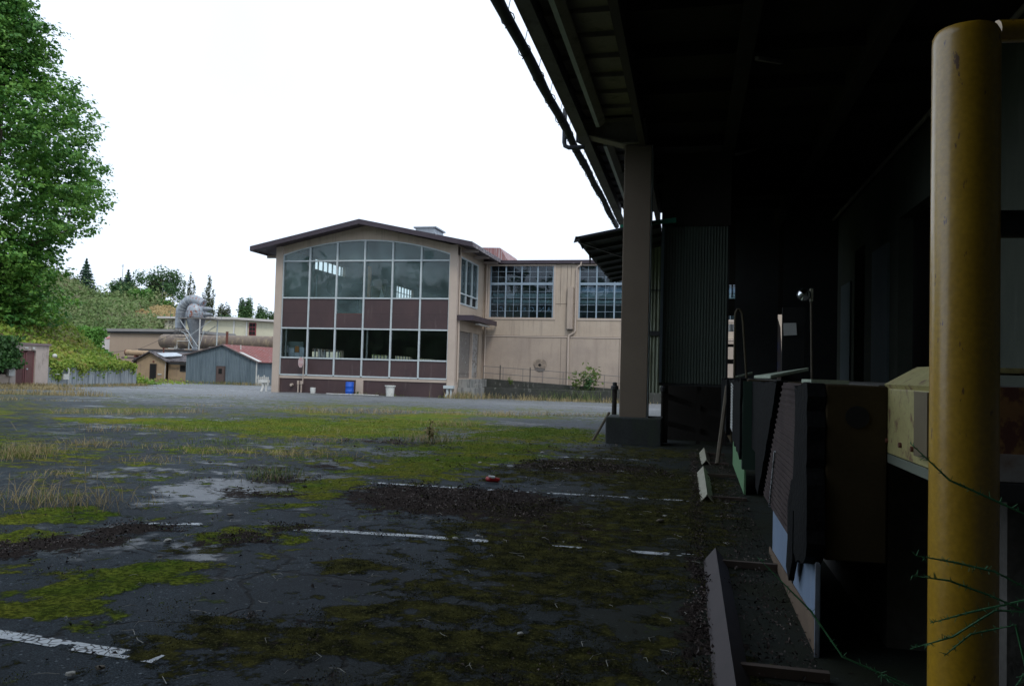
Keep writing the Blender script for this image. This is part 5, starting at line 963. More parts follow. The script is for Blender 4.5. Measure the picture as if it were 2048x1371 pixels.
# wrapped pipe hung outside the fascia, with its drop loop
pp = empty('wrapped_pipe', (-2.62, 15, 6.4), 'long dark wrapped pipe hanging on hooks outside the canopy edge', 'pipe')
q = MB(); ys = list(np.arange(-8, 27.6, .45)); pr = [.085+.005*math.sin(v*2.1)+.003*random.uniform(-1, 1) for v in ys]
q.tube([(-2.63+.012*math.sin(v*1.7), v, 6.37+.012*(v-10)+.012*math.sin(v*.9)) for v in ys], pr, 12); q.build('pipe', PIPEW, pp, smooth=True)
for v in np.arange(-6.6, 27, 1.15):
    zc = 6.37+.012*(v-10); q = MB().tube([(-2.63+.1*math.cos(a), v, zc+.1*math.sin(a)) for a in np.linspace(0, 2*math.pi, 11)], .008, 5)
    q.tube([(-2.63, v, zc+.1), (-2.6, v+.03, zc+.32), (-2.47, v+.05, 6.95)], .006, 5).tube([(-2.63, v, zc-.1), (-2.66, v-.02, zc-.15)], .008, 5); q.build('hook', DARK, pp)
thing_tube('drain_pipe', [(-2.74, 16.5, 7.05), (-2.74, 16.5, 6.32), (-2.72, 16.5, 6.24), (-2.64, 16.5, 6.2), (-2.3, 16.5, 6.2)], .048, PIPEW, 'small dark drain elbow below the canopy edge at the bracket', 'pipe')
thing_tube('drain_pipe', [(-2.5, 16.9, 6.95), (-2.5, 16.9, 6.45), (-2.35, 16.9, 6.38)], .048, PIPEW, 'short dark drain stub right behind the wrapped pipe elbow', 'pipe')

# unseen block added behind the camera to keep light off the foreground
# unseen leafy slope added behind the camera to darken reflections and ground
hx = np.linspace(-130, 30, 60); hu_ = np.linspace(0, 1, 14); HX, HU = np.meshgrid(hx, hu_); HY = -18-HU*40-np.abs(HX+40)*.05
HZ = -1+19*HU**.7+(fbm(HX, HY, 9, 3, 131)-.5)*5*HU; ii2 = np.arange(HX.size).reshape(HX.shape)
o = npmesh('added_slope_ground', np.stack([HX.ravel(), HY.ravel(), HZ.ravel()], 1), np.stack([ii2[:-1, :-1].ravel(), ii2[:-1, 1:].ravel(), ii2[1:, 1:].ravel(), ii2[1:, :-1].ravel()], 1), mat('added_slope_soil', (.05, .06, .025), .95), smooth=True); tag(o, kind='structure')
n = 9000; xx = rng.uniform(-130, 30, n); u_ = rng.uniform(0, 1, n); P = np.stack([xx, -18-u_*40-np.abs(xx+40)*.05, -1+19*u_**.7+rng.exponential(1.6, n)], 1)
V, F = leaves(P, np.tile([0, .8, .6], (n, 1)), 1.9, .8, .3, .8); o = npmesh('added_slope_foliage', V, F, GREENT, org=(-50, -40, 8)); tag(o, 'unseen green foliage added behind the camera to darken reflections', 'wood', kind='stuff')
bw_ = empty('rear_light_block', (-6, -8, 0), 'unseen dark block added to shut out light at the near end', 'building')
MB().box(-16, 5.7, -12, -3.2, -.3, 9.5).build('wall', WALLD, bw_)  # unseen, added to block light from behind

# ------------------------------------------------------------------ corrugated enclosure and its lean-to canopy
en = empty('corrugated_enclosure', (0, 17.4, 0), 'dark green corrugated metal enclosure hanging down behind the column', 'enclosure')
q = MB().corrugate((-.64, 17.3), (.745, 17.3), 1.19, 4.6, .062, .012); q.build('front_sheet', CGREEN, en)
MB().box(-.66, .80, 17.26, 17.36, 4.6, 6.2).build('dark_header', DECKM, en)
MB().box(-.66, .78, 17.32, 17.4, 1.13, 1.19).build('bottom_rail', DARK, en)
q = MB().corrugate((.74, 17.32), (.74, 24), 1.19, 6.2, .062, .012, (1, 0, 0)); q.build('side_sheet', CGREEN, en)
q = MB().corrugate((-1.55, 20.2), (-.4, 20.2), .9, 5.0, .09, .016); q.build('rear_sheet', CGREEN_LIT, en)
MB().box(-1.6, -.4, 20.14, 20.18, 2.35, 2.47).box(-1.6, -.4, 20.14, 20.18, 3.5, 3.53).build('rail', DARK, en)
MB().box(-.66, -.6, 17.28, 17.34, 1.2, 4.6).build('corner_trim', ALUB, en)
for x in (-.55, .15, .7): MB().box(x, x+.09, 17.5, 17.6, -.2, 1.13).build('leg', DECKM, en)
for (a, b) in (((-.5, 17.7, .9), (.7, 17.7, .5)), ((-.5, 17.75, .3), (.65, 17.75, .05))): MB().bar(a, b, .05, .12).build('brace', DECKM, en)
MB().box(-.6, .9, 18.6, 18.7, -.3, 1.2).build('back_boards', DECKM, en)
ca_ = empty('side_canopy', (-1.6, 21, 4.4), 'dark sloping lean to canopy sticking out left behind the column', 'canopy')
q = MB(); q.prism([(-2.52, 17, 4.30), (-.7, 17, 4.66), (-.7, 17, 4.70), (-2.52, 17, 4.35)], (0, 8.2, 0)); q.build('roof_sheet', mat('black_sheet', (.028, .03, .045), .7), ca_)
for y in np.arange(17.3, 25.2, 1.05): MB().prism([(-2.45, y, 4.24), (-.7, y, 4.58), (-.7, y, 4.66), (-2.45, y, 4.31)], (0, .05, 0)).build('rafter', DARK, ca_)
q = MB().bar((-2.45, 17.1, 4.25), (-.75, 24.8, 4.58), .05, .03); q.build('diagonal_brace', DARK, ca_)
q = MB(); q.prism([(-2.52, 17.0, 4.36), (-2.56, 17.0, 4.22), (-2.44, 17.0, 4.25), (-2.40, 17.0, 4.36)], (0, .03, 0)); q.prism([(-2.47, 18.9, 4.3), (-2.47, 19.3, 4.3), (-2.47, 19.15, 4.05)], (.02, 0, 0)); q.prism([(-2.47, 17.3, 4.3), (-2.47, 17.9, 4.3), (-2.47, 17.75, 4.2), (-2.47, 17.45, 4.24)], (.02, 0, 0)); q.build('torn_edge', DARK, ca_)
q = MB(); q.prism([(-1.55, 16.98, 4.54), (-.35, 16.98, 4.63), (-.35, 16.98, 4.74), (-1.55, 16.98, 4.60)], (0, .04, 0)); q.build('ridge_flashing', TEAL, ca_)
for (x, y) in ((-2.35, 17.2), ): pass

# small guard posts at the column foot
for x, y, h, lab in ((-1.635, 17.55, 1.0, 'short dark pipe post left of the column base'), (-.56, 17.55, 1.0, 'short dark pipe post right of the column base')):
    b = empty('guard_post', (x, y, -.1), lab, 'post'); MB().tube([(x, y, -.2), (x, y, h)], .055, 10).build('post', DECKM, b); MB().lathe((x, y, h), [(.02, 0), (.085, 0), (.085, .08), (.05, .1), (.05, .16), (.02, .17)], 10).build('cap', DARK, b)
thing_tube('leaning_stick', [(-2.02, 16.9, -.1), (-1.72, 17.3, .5)], .03, WOOD, 'weathered stick propped against the left guard post', 'stick', 6)

# ------------------------------------------------------------------ the dock
DX, DZ = .95, 1.33
do = empty('loading_dock', (2.5, 8, 0), 'dark raised concrete truck dock running along the right side', 'loading dock')
q = MB().box(DX, 4.5, 4.35, 27, DZ-.25, DZ).box(DX+.05, 4.5, 4.35, 27, -.3, DZ-.25); q.build('slab', CONCD, do)
MB().box(1.9, 4.5, -8, 4.35, -.3, DZ).build('pit_wall', CONCD, do)
q = MB()
for z in (.3,): pass
hw = empty('warehouse_wall', (4.6, 12, 1.33), 'dim grey warehouse wall with tall dock doorways behind the dock', 'building')
DOORS = [(22.3, 23.6), (16.1, 18.85), (9.6, 12.0), (4.5, 7.5)]
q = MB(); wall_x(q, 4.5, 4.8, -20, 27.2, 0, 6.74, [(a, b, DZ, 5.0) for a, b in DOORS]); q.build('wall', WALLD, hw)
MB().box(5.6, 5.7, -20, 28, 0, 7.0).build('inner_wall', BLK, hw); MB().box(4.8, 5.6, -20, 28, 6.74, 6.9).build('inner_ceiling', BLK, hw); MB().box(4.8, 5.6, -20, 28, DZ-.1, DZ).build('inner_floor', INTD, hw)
MB().box(4.44, 4.5, 13.0, 15.6, DZ, 5.2).build('grey_door', GREYDOOR, hw); MB().box(4.44, 4.5, 19.6, 21.2, DZ, 4.6).build('grey_door', GREYDOOR, hw)
MB().box(4.45, 4.5, 24.0, 25.4, DZ, 4.2).build('grey_door', GREYDOOR, hw)
# far end of the dock: dark boarded screen with gaps of daylight
es = empty('end_screen', (2.8, 27, 0), 'black boarded end screen of the dock with narrow daylight gaps', 'screen')
for (a, b, c0, c1) in ((-.62, 1.19, -.3, 7.05), (1.38, 2.715, -.3, 7.05), (1.19, 1.38, 4.35, 7.05), (1.19, 1.38, 3.35, 3.9), (1.19, 1.38, 2.33, 2.42), (1.19, 1.38, 1.78, 1.93), (1.27, 1.31, 3.95, 4.35), (1.19, 1.38, -.3, 1.16), (2.86, 4.5, -.3, 7.05), (2.715, 2.86, 3.4, 7.05), (2.715, 2.86, -.3, 1.3)):
    MB().box(a, b, 26.22, 26.3, c0, c1).build('board', DARK if b-a > .3 else DECKM, es)
q = MB().tube([(1.33, 27.5, 2.9), (1.33, 27.5, 3.15)], .10, 14); single(q, 'far_lamp', WHITE, (1.33, 27.5, 2.9), 'small round pale lamp seen through the left daylight gap', 'lamp')
q = MB(); q.prism([(2.76, 26.6, 1.33), (2.92, 26.6, 1.33), (2.84, 26.6, 3.0), (2.74, 26.6, 3.35)], (0, .03, 0)); single(q, 'leaning_board', TANL, (2.85, 26.6, 1.33), 'narrow pale board leaning at the right daylight gap', 'board')
for z, lab in ((1.62, 'small bright blue sign plate low at the right daylight gap'), (2.25, 'small dark blue sign plate above the other in the daylight gap')):
    q = MB().box(2.66, 2.75, 26.5, 26.52, z, z+.27); bs = single(q, 'blue_sign', BLUEB, (2.7, 26.5, z), lab, 'sign', 'blue sign plates'); ORG[bs.name] = Vector((2.7, 26.5, z))
    if z < 2:
        q = MB(); addtext(q, '2', .24, Matrix.Translation((2.705, 26.49, z+.135)) @ Matrix(((1, 0, 0), (0, 0, -1), (0, 1, 0))).to_4x4(), .001); q.build('numeral', WHITE, bs)
# dock face boxes with torn rubber pads
def dockbox(y0, y1, lab, near):
    b = empty('dock_bumper_box', (.8, (y0+y1)/2, .3), lab, 'dock bumper', 'padded boxes along the dock face')
    q = MB().box(.665, DX, y0, y1, .46 if near else .3, DZ-.005); q.build('box', BOXB, b, bevel=.008)
    return b
def sheet(poly, x, th): return [(x, y, z) for y, z in poly], (th, 0, 0)
def ragged(poly, k, amp, seed):
    r = random.Random(seed); out_ = []
    for i in range(len(poly)):
        a, b = poly[i], poly[(i+1) % len(poly)]; n_ = max(1, int(math.hypot(b[0]-a[0], b[1]-a[1])/k))
        for j in range(n_): f = j/n_; out_.append((a[0]+(b[0]-a[0])*f+r.uniform(-amp, amp), a[1]+(b[1]-a[1])*f+r.uniform(-amp, amp)))
    return out_
b1 = dockbox(4.15, 6.95, 'nearest brown dock bumper box with a round hole in its end and torn black pads', True)
q = MB(); P = [(.81+.055*math.cos(a), 4.143, 1.17+.055*math.sin(a)) for a in [i*math.pi/10 for i in range(20)]]; q.prism(P, (0, .005, 0)); q.build('hole', BLK, b1)
p_, v_ = sheet([(4.1, .0), (6.25, .02), (6.25, .93), (4.3, .93), (4.3, .44), (4.1, .44)], .632, .010); MB().prism(p_, v_).build('plywood_panel', PLYB, b1)
MB().box(.625, .631, 5.03, 5.08, .02, .93).build('panel_gap', BLK, b1); MB().box(.615, .635, 4.085, 4.10, .0, .455).build('edge_angle', mat('edge_steel', (.2, .24, .30), .5, (.12, .10, .09), 5, .9), b1)
p_, v_ = sheet([(4.13, .0), (6.4, .0), (6.4, .05), (4.13, .16)], .622, .008); MB().prism(p_, v_).build('sill_strip', mat('rotten_strip', (.16, .11, .07), .85, (.09, .06, .04), 6), b1)
q = MB(); base = [(4.55, 1.325), (5.4, 1.325), (6.66, .40), (6.05, .40), (4.93, .40), (4.8, .6), (4.6, 1.0)]
p_, v_ = sheet(base, .60, .022); q.prism(p_, v_); rb = q.build('ribbed_panel', RIBB, b1)
q = MB()
for i in range(23):
    z = .43+i*.039; yr = 5.4+(1.325-z)/(1.325-.40)*1.26; yl = 4.93-.13*min(1, max(0, (z-.4)/.2)) if z < .6 else (4.8-.2*(z-.6)/.4 if z < 1. else 4.6)
    q.box(.592, .60, yl+.02, yr-.02, z, z+.016)
q.build('rib', RIBB, rb); MB().bar((.588, 5.75, .84), (.588, 6.06, .41), .012, .012).build('white_streak', LINE, rb)
p_, v_ = sheet(ragged([(4.16, 1.32), (4.65, 1.31), (4.6, 1.1), (4.68, .8), (4.9, .6), (4.85, .42), (4.5, .37), (4.12, .46)], .07, .02, 5), .575, .085); MB().prism(p_, v_).build('torn_pad', BLACKR, b1)
p_, v_ = sheet(ragged([(5.45, 1.32), (6.9, 1.31), (7.15, .9), (7.05, .42), (6.8, .40)], .1, .02, 6), .565, .07); MB().prism(p_, v_).build('torn_pad', BLACKR, b1)
p_, v_ = sheet([(4.6, .62), (4.8, .5), (4.88, .25), (4.75, .2), (4.6, .35)], .57, .03); MB().prism(p_, v_).build('hanging_flap', BLACKR, b1)
MB().box(.60, .78, 4.2, 4.55, DZ, DZ+.02).build('top_plate', PALEG, b1)
b2 = dockbox(9.5, 11.9, 'middle dock bumper box with a pale green lower plate and torn black cover', False)
p_, v_ = sheet([(9.45, .0), (11.9, .08), (11.9, .62), (9.45, .62)], .632, .02); MB().prism(p_, v_).build('green_plate', GRNP, b2)
p_, v_ = sheet(ragged([(9.4, 1.31), (12, 1.30), (11.3, .95), (11.0, .52), (9.9, .47), (9.4, .42)], .12, .035, 8), .57, .07); MB().prism(p_, v_).build('torn_pad', BLACKR, b2)
MB().box(.60, .93, 9.35, 9.5, .3, 1.31).build('end_board', mat('dark_green_board', (.02, .045, .03), .8), b2)
q = MB()
for i in range(16): z = .62+i*.04; q.prism([(.562, 10.9, z), (.562, 11.35, z+.03), (.562, 11.35, z+.05), (.562, 10.9, z+.02)], (.01, 0, 0))
q.build('worn_stripes', WHITE, b2)
b3 = dockbox(13.1, 15.3, 'far dock bumper box with ragged black pad near the enclosure', False)
p_, v_ = sheet(ragged([(13.0, 1.31), (15.3, 1.3), (15.3, .5), (13.0, .45)], .12, .03, 9), .58, .07); MB().prism(p_, v_).build('torn_pad', BLACKR, b3)
thing_tube('leaning_post', [(.44, 12.6, .0), (.60, 13.3, 1.2)], .035, WOOD, 'pale wooden post leaning on the dock before the far stop', 'post', 6)
# dock gap pad between boxes
q = MB().box(.7, DX, 7.0, 9.35, .55, 1.31); single(q, 'rubber_curtain', BLACKR, (.8, 8.2, .9), 'black rubber curtain hanging between the first two dock boxes', 'curtain')
q = MB(); q.prism([(.66, 6.9, 1.345), (.72, 9.4, 1.345), (1.02, 9.5, 1.40), (.98, 7.0, 1.42)], (0, 0, .03)); single(q, 'leveler_lip', PALEG, (.85, 8, 1.34), 'pale green steel lip plate lying tilted on the dock edge', 'dock plate', bevel=.006)
q = MB(); q.prism([(.66, 12.2, 1.335), (.7, 13.0, 1.335), (.98, 13.1, 1.40), (.92, 12.3, 1.41)], (0, 0, .03)); single(q, 'leveler_lip', PALEG, (.8, 12.6, 1.34), 'far small pale lip plate at the foot of the hoop rail', 'dock plate', bevel=.006)
# yellow dock leveler near the guard post
lv = empty('dock_leveler', (1.6, 3.9, 1.0), 'rusty pale yellow steel dock leveler between the bumper box and the guard post', 'dock leveler')
q = MB().box(DX, DX+.04, 3.42, 4.3, 1.0, 1.315); q.build('side_plate', YELP, lv, bevel=.006)
q = MB(); q.prism([(.965, 3.42, 1.335), (1.10, 3.42, 1.425), (1.10, 4.24, 1.425), (.965, 4.3, 1.335)], (.012, 0, -.02)); q.box(1.11, 2.9, 3.42, 4.24, 1.395, 1.415); q.build('lip_plate', YELP, lv)
MB().box(DX-.02, DX, 3.43, 3.62, 1.04, 1.31).build('hinge_plate', mat('dull_olive_plate', (.16, .13, .07), .65, (.11, .075, .045), 6), lv)
q = MB().box(DX, 2.9, 3.40, 3.42, 1.08, 1.34); q.build('end_plate', YELR, lv); MB().box(DX, 2.9, 3.385, 3.40, .975, 1.08).build('white_skirt', mat('flaked_white', (.34, .36, .36), .7, (.2, .13, .10), 7, .9), lv)
MB().box(DX+.05, 2.9, 3.36, 3.5, .90, .97).build('channel', DARK, lv); MB().box(DX, DX+.04, 3.42, 4.32, .955, .998).build('bottom_flange', mat('pale_flange', (.16, .18, .14), .6), lv)
for y in (3.7, 3.9, 4.15): MB().lathe((DX-.012, y, 1.06), [(.002, 0), (.012, 0), (.012, .012)], 8, 'x').build('bolt', RUST, lv)
MB().box(1.28, 1.40, 3.6, 3.75, -.2, .9).build('support_leg', CONCD, lv); MB().box(1.5, 1.9, 3.5, 4.2, -.2, .72).build('pedestal', CONCD, lv)

# wheel guide frames on the ground
TIE = mat('tie_bar_rust', (.075, .052, .038), .8, (.045, .03, .022), 8)
def wheelstop(y0, y1, xr, m, lab, reach, rails):
    e = empty('wheel_stop', (xr, (y0+y1)/2, 0), lab, 'wheel stop', 'angle iron wheel stops along the dock')
    z0 = gzz(xr, (y0+y1)/2); q = MB(); h, wd = .105, .085
    q.prism([(xr, y0, z0+h), (xr-wd, y0, z0+.0), (xr-wd+.008, y0, z0-.005), (xr, y0, z0+h-.014), (xr+wd-.008, y0, z0-.005), (xr+wd, y0, z0)], (0, y1-y0, 0)); q.build('angle_bar', m, e)
    for y in rails: MB().box(xr+wd*.5, reach, y-.008, y+.03, z0+.005, z0+.05).build('tie_bar', TIE, e)
wheelstop(2.4, 5.95, .205, BROWNS, 'nearest brown angle iron wheel stop', .63, (3.75, 5.8)); wheelstop(8.7, 11.4, .205, CREAMS, 'middle cream angle iron wheel stop in front of the green plate', .63, (8.95, 11.0)); wheelstop(12.85, 15.0, .28, CREAMS, 'farthest and smallest cream angle iron wheel stop', .63, (13.0, 14.6))

# yellow guard post with rails
gp = empty('yellow_guard_post', (.837, 2.7, 0), 'thick scuffed yellow steel guard post in the right foreground', 'guard post')
pts_ = [(.096, -.2), (.0965, 0), (.0965, 2.43), (.095, 2.452), (.088, 2.466), (.066, 2.474), (.035, 2.479), (.004, 2.481)]
MB().lathe((.837, 2.7, 0), pts_, 40).build('post', YEL, gp, smooth=True)
MB().tube([(.93, 2.72, 2.47), (4.4, 3.3, 2.60)], .035, 12).build('top_rail', YEL, gp, smooth=True)
MB().tube([(.93, 2.75, 1.86), (4.4, 3.3, 1.92)], .045, 12).build('lower_rail', DARK, gp, smooth=True)
# hoop, mirror, paper and pole on the dock
q = MB().tube([(.64, 12, 1.33), (.638, 12, 2.2), (.645, 12, 2.3), (.665, 12, 2.355), (.70, 12, 2.355), (.735, 12, 2.31), (.755, 12, 2.15), (.815, 12, 1.33)], .018, 10); single(q, 'hoop_rail', mat('dull_olive', (.08, .065, .035), .8), (.72, 12, 1.33), 'narrow upside down U shaped pipe hoop on the far dock', 'rail', smooth=True)
mi = empty('convex_mirror', (1.2, 9, 2.27), 'round convex safety mirror in the dark above the dock', 'mirror')
MB().lathe((1.2, 9.0, 2.27), [(.004, -.035), (.03, -.032), (.05, -.022), (.064, -.006), (.068, 0)], 24, 'y').build('mirror_dome', MIRR, mi, smooth=True)
MB().lathe((1.2, 9.0, 2.27), [(.066, -.004), (.072, -.006), (.074, .012), (.02, .02)], 24, 'y').build('rim', DARK, mi); MB().tube([(1.2, 9.02, 2.27), (1.285, 9.03, 2.27)], .01, 6).build('arm', DARK, mi)
wp = empty('dock_pole', (1.29, 9.03, 1.33), 'thin pale pole carrying the round mirror on the dock', 'pole'); MB().tube([(1.297, 9.03, 1.33), (1.28, 9.03, 2.2)], .013, 10).build('pole', WOOD, wp); MB().box(1.265, 1.295, 9.0, 9.05, 2.2, 2.34).build('pole_cap', CREAMS, wp)
q = MB().box(1.0, 1.24, 9.2, 9.24, 1.33, 2.15); dp = single(q, 'black_door_panel', BLK, (1.12, 9.2, 1.33), 'black panel standing on the dock behind the white notice', 'panel'); 
q = MB(); q.prism([(1.015, 9.18, 1.83), (1.155, 9.18, 1.84), (1.145, 9.18, 1.975), (1.01, 9.18, 1.97)], (0, .004, 0)); single(q, 'paper_notice', PAPERW, (1.08, 9.18, 1.9), 'blank white paper notice stuck to the black panel', 'notice')

# ------------------------------------------------------------------ small stuff on the ground
MOSSB = leafmat('moss_tufts', [(.05, .10, .012), (.115, .18, .022), (.20, .25, .04)], 1.2, .9, .1, 12)
MOSSD = leafmat('dark_moss_tufts', [(.022, .026, .010), (.05, .05, .015), (.10, .09, .025)], 1.5, .9, .1, 12)
LITM = leafmat('dead_leaves', [(.014, .011, .010), (.038, .029, .026), (.085, .062, .054), (.34, .27, .24)], 3, .75, .0, 40)
def tufts(fn, n, x0, x1, y0, y1, size, thr):
    x = rng.uniform(x0, x1, n); y = y0+(y1-y0)*rng.uniform(0, 1, n)**1.5; m_ = fn(x, y); k = m_ > rn(x, y, .24, 21)+thr*rng.uniform(0, 1, n); x, y = x[k], y[k]
    z = gz(x, y)+.016+rng.uniform(-.004, .012, len(x)); sz = size*(.6+y/9); P = np.stack([x, y, z], 1)
    return P, sz[:, None]
def leaves_s(P, Nn, sz, **k):
    V, F = leaves(P*1., Nn, 1.0, **k); V = V.reshape(-1, 4, 3); c_ = P[:, None, :]; V = c_+(V-c_)*sz[:, :, None]; return V.reshape(-1, 3), F
P, sz = tufts(moss_at, 160000, -12, -1.8, 2.6, 22, .008, .3); V, F = leaves_s(P, np.tile([0, 0, 1.], (len(P), 1)), sz, aspect=.8, fold=.5, jit=.9)
o = npmesh('moss_cushions', V, F, MOSSB, org=(-5, 8, 0)); tag(o, 'bright green and yellow moss cushions on the cracked asphalt', 'moss', kind='stuff')
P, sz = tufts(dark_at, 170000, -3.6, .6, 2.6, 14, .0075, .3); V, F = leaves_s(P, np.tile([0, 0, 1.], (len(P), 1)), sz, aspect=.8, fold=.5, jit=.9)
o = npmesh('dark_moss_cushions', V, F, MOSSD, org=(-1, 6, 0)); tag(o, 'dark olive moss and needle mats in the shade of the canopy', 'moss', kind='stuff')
P, sz = tufts(litter_at, 120000, -6.5, .5, 2.6, 16, .016, .35); k = rng.uniform(0, 1, len(P)) < .8; P, sz = P[k], sz[k]*rng.uniform(.6, 1.3, (k.sum(), 1))
P[:, 2] += rng.exponential(.012, len(P))
ns = 900; xs_ = rng.uniform(-6, .55, ns); ys_ = 2.6+12*rng.uniform(0, 1, ns)**1.3; P2 = np.stack([xs_, ys_, gz(xs_, ys_)+.012], 1)
n3 = 7000; x3 = np.concatenate([rng.normal(.09, .04, n3//2), rng.uniform(.3, .62, n3-n3//2)]); y3 = rng.uniform(2.6, 15, n3); P3 = np.stack([x3, y3, gz(x3, y3)+rng.uniform(.005, .03, n3)], 1)
PA = np.concatenate([P, P2, P3]); SA = np.concatenate([sz, rng.uniform(.008, .03, (ns, 1)), rng.uniform(.007, .026, (n3, 1))])
V, F = leaves_s(PA, np.tile([0, 0, 1.], (len(PA), 1)), SA, aspect=.6, fold=.6, jit=.55)
o = npmesh('leaf_litter', V, F, LITM, org=(-2, 7, 0)); tag(o, 'reddish brown dead leaf litter drifted on the asphalt', 'leaf litter', kind='stuff')
# pale twigs and curled stems
q = MB(); r = random.Random(5)
for i in range(260):
    x, y = r.uniform(-4.6, .4), 2.7+9*r.random()**1.4; a = r.uniform(0, 6.28); l = r.uniform(.03, .11); z = gzz(x, y)+.02; c_ = r.uniform(-.6, .6)
    q.tube([(x, y, z), (x+l*.5*math.cos(a), y+l*.5*math.sin(a), z+r.uniform(0, .012)), (x+l*math.cos(a+c_), y+l*math.sin(a+c_), z)], [.0018, .0016, .0008], 4)
o = q.build('twigs', STONE); tag(o, 'thin pale curled twigs and stems scattered on the moss', 'twigs', kind='stuff')
# pebbles and scraps one can count
for i, (x, y) in enumerate(STONES[:17]):
    rs = random.Random(i); s = rs.uniform(.012, .022)*(1+y/16); z = gzz(x, y)+.012; q = MB(); n_ = 8
    pr = [(.2*s, 0), (s, .2*s), (s*.9, .6*s), (.3*s, .8*s)]
    q.lathe((x, y, z), pr, 8); q.v = [(v[0]*1+(rs.uniform(-.2, .2))*s, v[1]+rs.uniform(-.2, .2)*s, v[2]) for v in q.v]
    mt = DECKM if i in (8, 9, 10) else STONE if i % 3 else WOOD
    if i in (8, 9, 10): single(q, 'dark_clod', mt, (x, y, z), 'small black clod lying on the open wet asphalt at left centre', 'clod', 'black clods on the open asphalt')
    else: single(q, 'pale_pebble', mt, (x, y, z), 'small pale %s lying loose on the mossy asphalt' % ('pebble' if i % 3 else 'wood chip'), 'pebble', 'pale pebbles scattered over the asphalt' if i % 3 else 'pale wood chips scattered over the asphalt')
cn = empty('crushed_can', (-2.3, 9.2, 0), 'crushed red and white can lying on the asphalt beyond the leaf pile', 'can')
MB().tube([(-2.37, 9.2, .04), (-2.33, 9.18, .045), (-2.25, 9.2, .035), (-2.22, 9.21, .03)], [.03, .036, .03, .026], 12).build('can_body', RED, cn, smooth=True); MB().tube([(-2.345, 9.165, .075), (-2.27, 9.175, .068)], [.016, .02], 8).build('white_patch', WHITE, cn)
# dry grass and weeds
GRS = leafmat('dry_grass', [(.17, .14, .06), (.30, .24, .12), (.40, .32, .17)], .6, .8, .25, 4); GRG = leafmat('green_grass', [(.06, .10, .02), (.11, .16, .04), (.2, .22, .08)], .8, .7, .3, 5)
def blades(spec, mult, wid, lean, seed, hmul=1.):
    r = np.random.default_rng(seed); V = []; F = []; n0 = 0
    for x0, y0, x1, y1, n_, H in spec:
        k = int(n_*mult); f = r.uniform(0, 1, k); cc_ = r.uniform(0, 1, 5); cl_ = np.where(r.uniform(0, 1, k) < .65, cc_[r.integers(0, 5, k)]+r.normal(0, .05, k), f); x = x0+(x1-x0)*cl_+r.normal(0, .12+.01*abs(y0), k); y = y0+(y1-y0)*cl_+r.normal(0, .10+.012*abs(y0), k)
        z = gz(x, y); h = H*hmul*r.uniform(.35, 1.1, k); a = r.uniform(0, 2*np.pi, k); ln = lean*h*r.uniform(.2, 1.3, k); w_ = wid*(1+np.abs(y)/14)
        dx, dy = np.cos(a), np.sin(a); px_, py_ = -dy*w_/2, dx*w_/2
        v = np.empty((k, 5, 3)); v[:, 0] = np.stack([x-px_, y-py_, z], 1); v[:, 1] = np.stack([x+px_, y+py_, z], 1)
        v[:, 2] = np.stack([x+dx*ln*.35+px_*.8, y+dy*ln*.35+py_*.8, z+h*.6], 1); v[:, 3] = np.stack([x+dx*ln*.35-px_*.8, y+dy*ln*.35-py_*.8, z+h*.6], 1); v[:, 4] = np.stack([x+dx*ln, y+dy*ln, z+h*r.uniform(.75, 1, k)], 1)
        i = np.arange(k)[:, None]*5+n0; F += [i+np.array([[0, 1, 2]]), i+np.array([[0, 2, 3]]), i+np.array([[3, 2, 4]])]; V.append(v.reshape(-1, 3)); n0 += 5*k
    return np.concatenate(V), np.concatenate(F)
V, F = blades(GRASS, 4.2, .0035, 1.7, 1, .5); o = npmesh('dry_grass', V, F, GRS, org=(-10, 20, -.2)); tag(o, 'pale dry grass growing in the joints of the asphalt', 'grass', kind='stuff')
GSP = [(-9.6, 8.8, -8.7, 9.1, 60, .25), (-5.03, 8.65, -4.9, 8.75, 60, .17), (-5.6, 14.6, -4.6, 14.9, 40, .35), (-6.2, 6.3, -5.9, 6.4, 40, .10), (-16, 55, -8, 56.5, 60, .5), (-15.5, 51.5, -15, 52, 25, .6), (-9.5, 54.6, -9, 54.8, 40, 1.0), (-7.5, 54.5, -6.6, 55, 60, 1.2), (-72, 78, -47, 79.2, 300, .5), (-66, 83, -58, 83.4, 90, .5), (-69, 82, -67, 83, 60, .9), (-42, 40, -41.4, 45, 80, .3), (-41.8, 45, -45, 56.5, 150, .3), (-22, 51.2, -20, 51.3, 25, .3), (-17, 51.1, -16.3, 51.2, 20, .3), (-23, 51.3, -22.7, 51.3, 20, .3), (-13, 56.6, -4, 56.8, 120, .45), (-8.5, 12.2, -6.8, 12.6, 60, .12), (-12, 14.2, -9, 15, 60, .12)]
V, F = blades(GSP, 3, .004, 1.0, 2); o = npmesh('green_weeds', V, F, GRG, org=(-30, 50, -.5)); tag(o, 'green weeds along walls and cracks', 'weeds', kind='stuff')
V, F = blades([(-72, 78.2, -47, 79.2, 260, .45), (-42, 36, -41, 44, 150, .35), (-41, 44, -44.5, 56.5, 150, .3), (-40, 36, -34, 38, 200, .3), (-31, 29, -27, 31, 120, .35), (-16, 54.7, -4, 55.1, 120, .5), (-15.5, 51.3, -14.8, 52, 60, .6), (-11, 52.5, -5, 53.5, 60, .3)], 6, .006, .7, 3); o = npmesh('far_dry_grass', V, F, GRS, org=(-40, 55, -.6)); tag(o, 'dry grass fringe along the far walls and bunker', 'grass', kind='stuff')
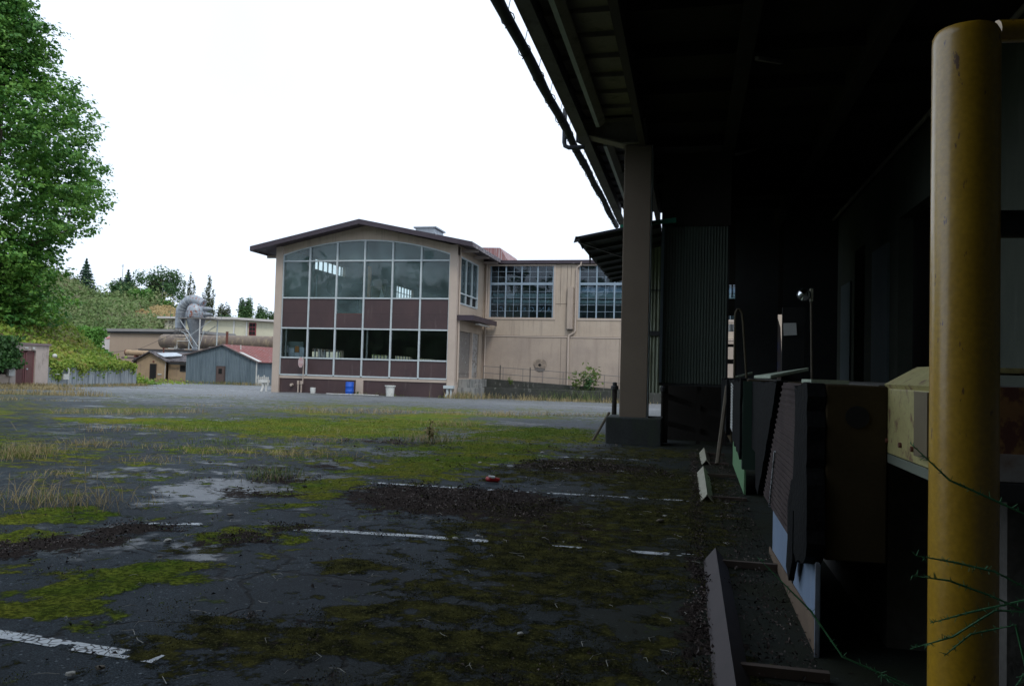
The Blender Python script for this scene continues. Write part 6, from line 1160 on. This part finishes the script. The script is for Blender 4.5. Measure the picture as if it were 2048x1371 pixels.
# leafy weed on the ramp
def weed(x, y, z, h, n_, lab, seed, m):
    r = random.Random(seed); e = empty('leafy_weed', (x, y, z), lab, 'weed'); q = MB(); pts2 = []
    for k in range(n_):
        a = r.uniform(0, 6.28); L_ = h*r.uniform(.5, 1); tp = (x+.35*L_*math.cos(a), y+.35*L_*math.sin(a), z+L_); q.tube([(x, y, z), ((x+tp[0])/2, (y+tp[1])/2, z+L_*.6), tp], [.012, .009, .004], 5)
        for j in range(26): f = r.uniform(.25, 1); pts2.append((x+(tp[0]-x)*f+r.gauss(0, .1*h), y+(tp[1]-y)*f+r.gauss(0, .1*h), z+L_*f+r.gauss(0, .05*h)))
    q.build('stem', GRG, e); V, F = leaves(np.array(pts2), np.tile([0, -.5, 1.], (len(pts2), 1)), .14*h, .6, .3, .7); npmesh('foliage', V, F, m, parent=e)
weed(-7.2, 56.3, .1, 1.3, 9, 'bushy green weed growing at the right part of the ramp wall', 1, GREENT); weed(-7.9, 56.2, .0, 1.7, 4, 'tall thin weed left of the bushy one by the ramp', 2, GRG); weed(-6.8, 56.4, .1, 2.2, 3, 'tallest spindly weed rising above the ramp railing', 3, GRG)
weed(-5.0, 14.7, -.08, .45, 5, 'brown stalked weed clump in the middle of the lot', 4, GRS); weed(-12.9, 56.3, .3, .7, 5, 'low weed at the upper part of the ramp', 5, GRG); weed(-22.8, 51.2, -.62, .3, 5, 'small green weed beside the blue drum', 6, GREENT)
# feathery fern-like weed in front of the guard post
fe = empty('feathery_weed', (1.05, 2.3, 0), 'thin feathery green weed stems crossing in front of the yellow post', 'weed')
FW_ = leafmat('feather_green', [(.05, .17, .07), (.08, .25, .11)], 3, .6, .2, 10); r = random.Random(9)
stems = [((1.05, 2.32, .0), (.93, 2.2, .98), (.766, 2.2, 1.053), (.65, 2.2, 1.103), (.557, 2.2, 1.193)), ((1.0, 2.3, 0), (.86, 2.2, .83), (.755, 2.2, .881), (.66, 2.2, .897), (.571, 2.2, .907)), ((1.0, 2.3, 0), (.9, 2.2, .76), (.744, 2.2, .821), (.65, 2.2, .85), (.565, 2.2, .855)),
    ((1.0, 2.3, 0), (.95, 2.2, .78), (.82, 2.2, .815), (.7, 2.2, .775), (.607, 2.2, .739)), ((1.05, 2.3, 0), (.9, 2.2, .79), (.756, 2.2, .785), (.66, 2.2, .71), (.561, 2.2, .669)), ((1.0, 2.3, 0), (.82, 2.25, .74), (.70, 2.2, .72), (.64, 2.2, .66)), ((.95, 2.3, 0), (.7, 2.3, .5), (.418, 2.3, .60), (.344, 2.35, .70), (.20, 2.4, .83)), ((.95, 2.3, 0), (.75, 2.2, .45), (.55, 2.2, .57), (.48, 2.2, .60)), ((1.0, 2.3, 0), (.93, 2.25, .5), (.86, 2.2, .70), (.80, 2.2, .60)), ((1.1, 2.3, 0), (1.02, 2.25, .6), (.93, 2.2, .9))]
for stt in stems:
    q = MB().tube(stt, [.004]+[.0028]*(len(stt)-2)+[.001], 5)
    pts2 = [Vector(v) for v in stt]
    for a, b in zip(pts2[1:-1], pts2[2:]):
        for k in range(26):
            p0 = a+(b-a)*r.random(); d = Vector((r.gauss(-.3, 1), r.gauss(0, .8), r.gauss(.3, 1))).normalized()*r.uniform(.004, .018); q.tube([p0, p0+d], [.0012, .0005], 3, cap=False)
    q.build('stem', FW_, fe)
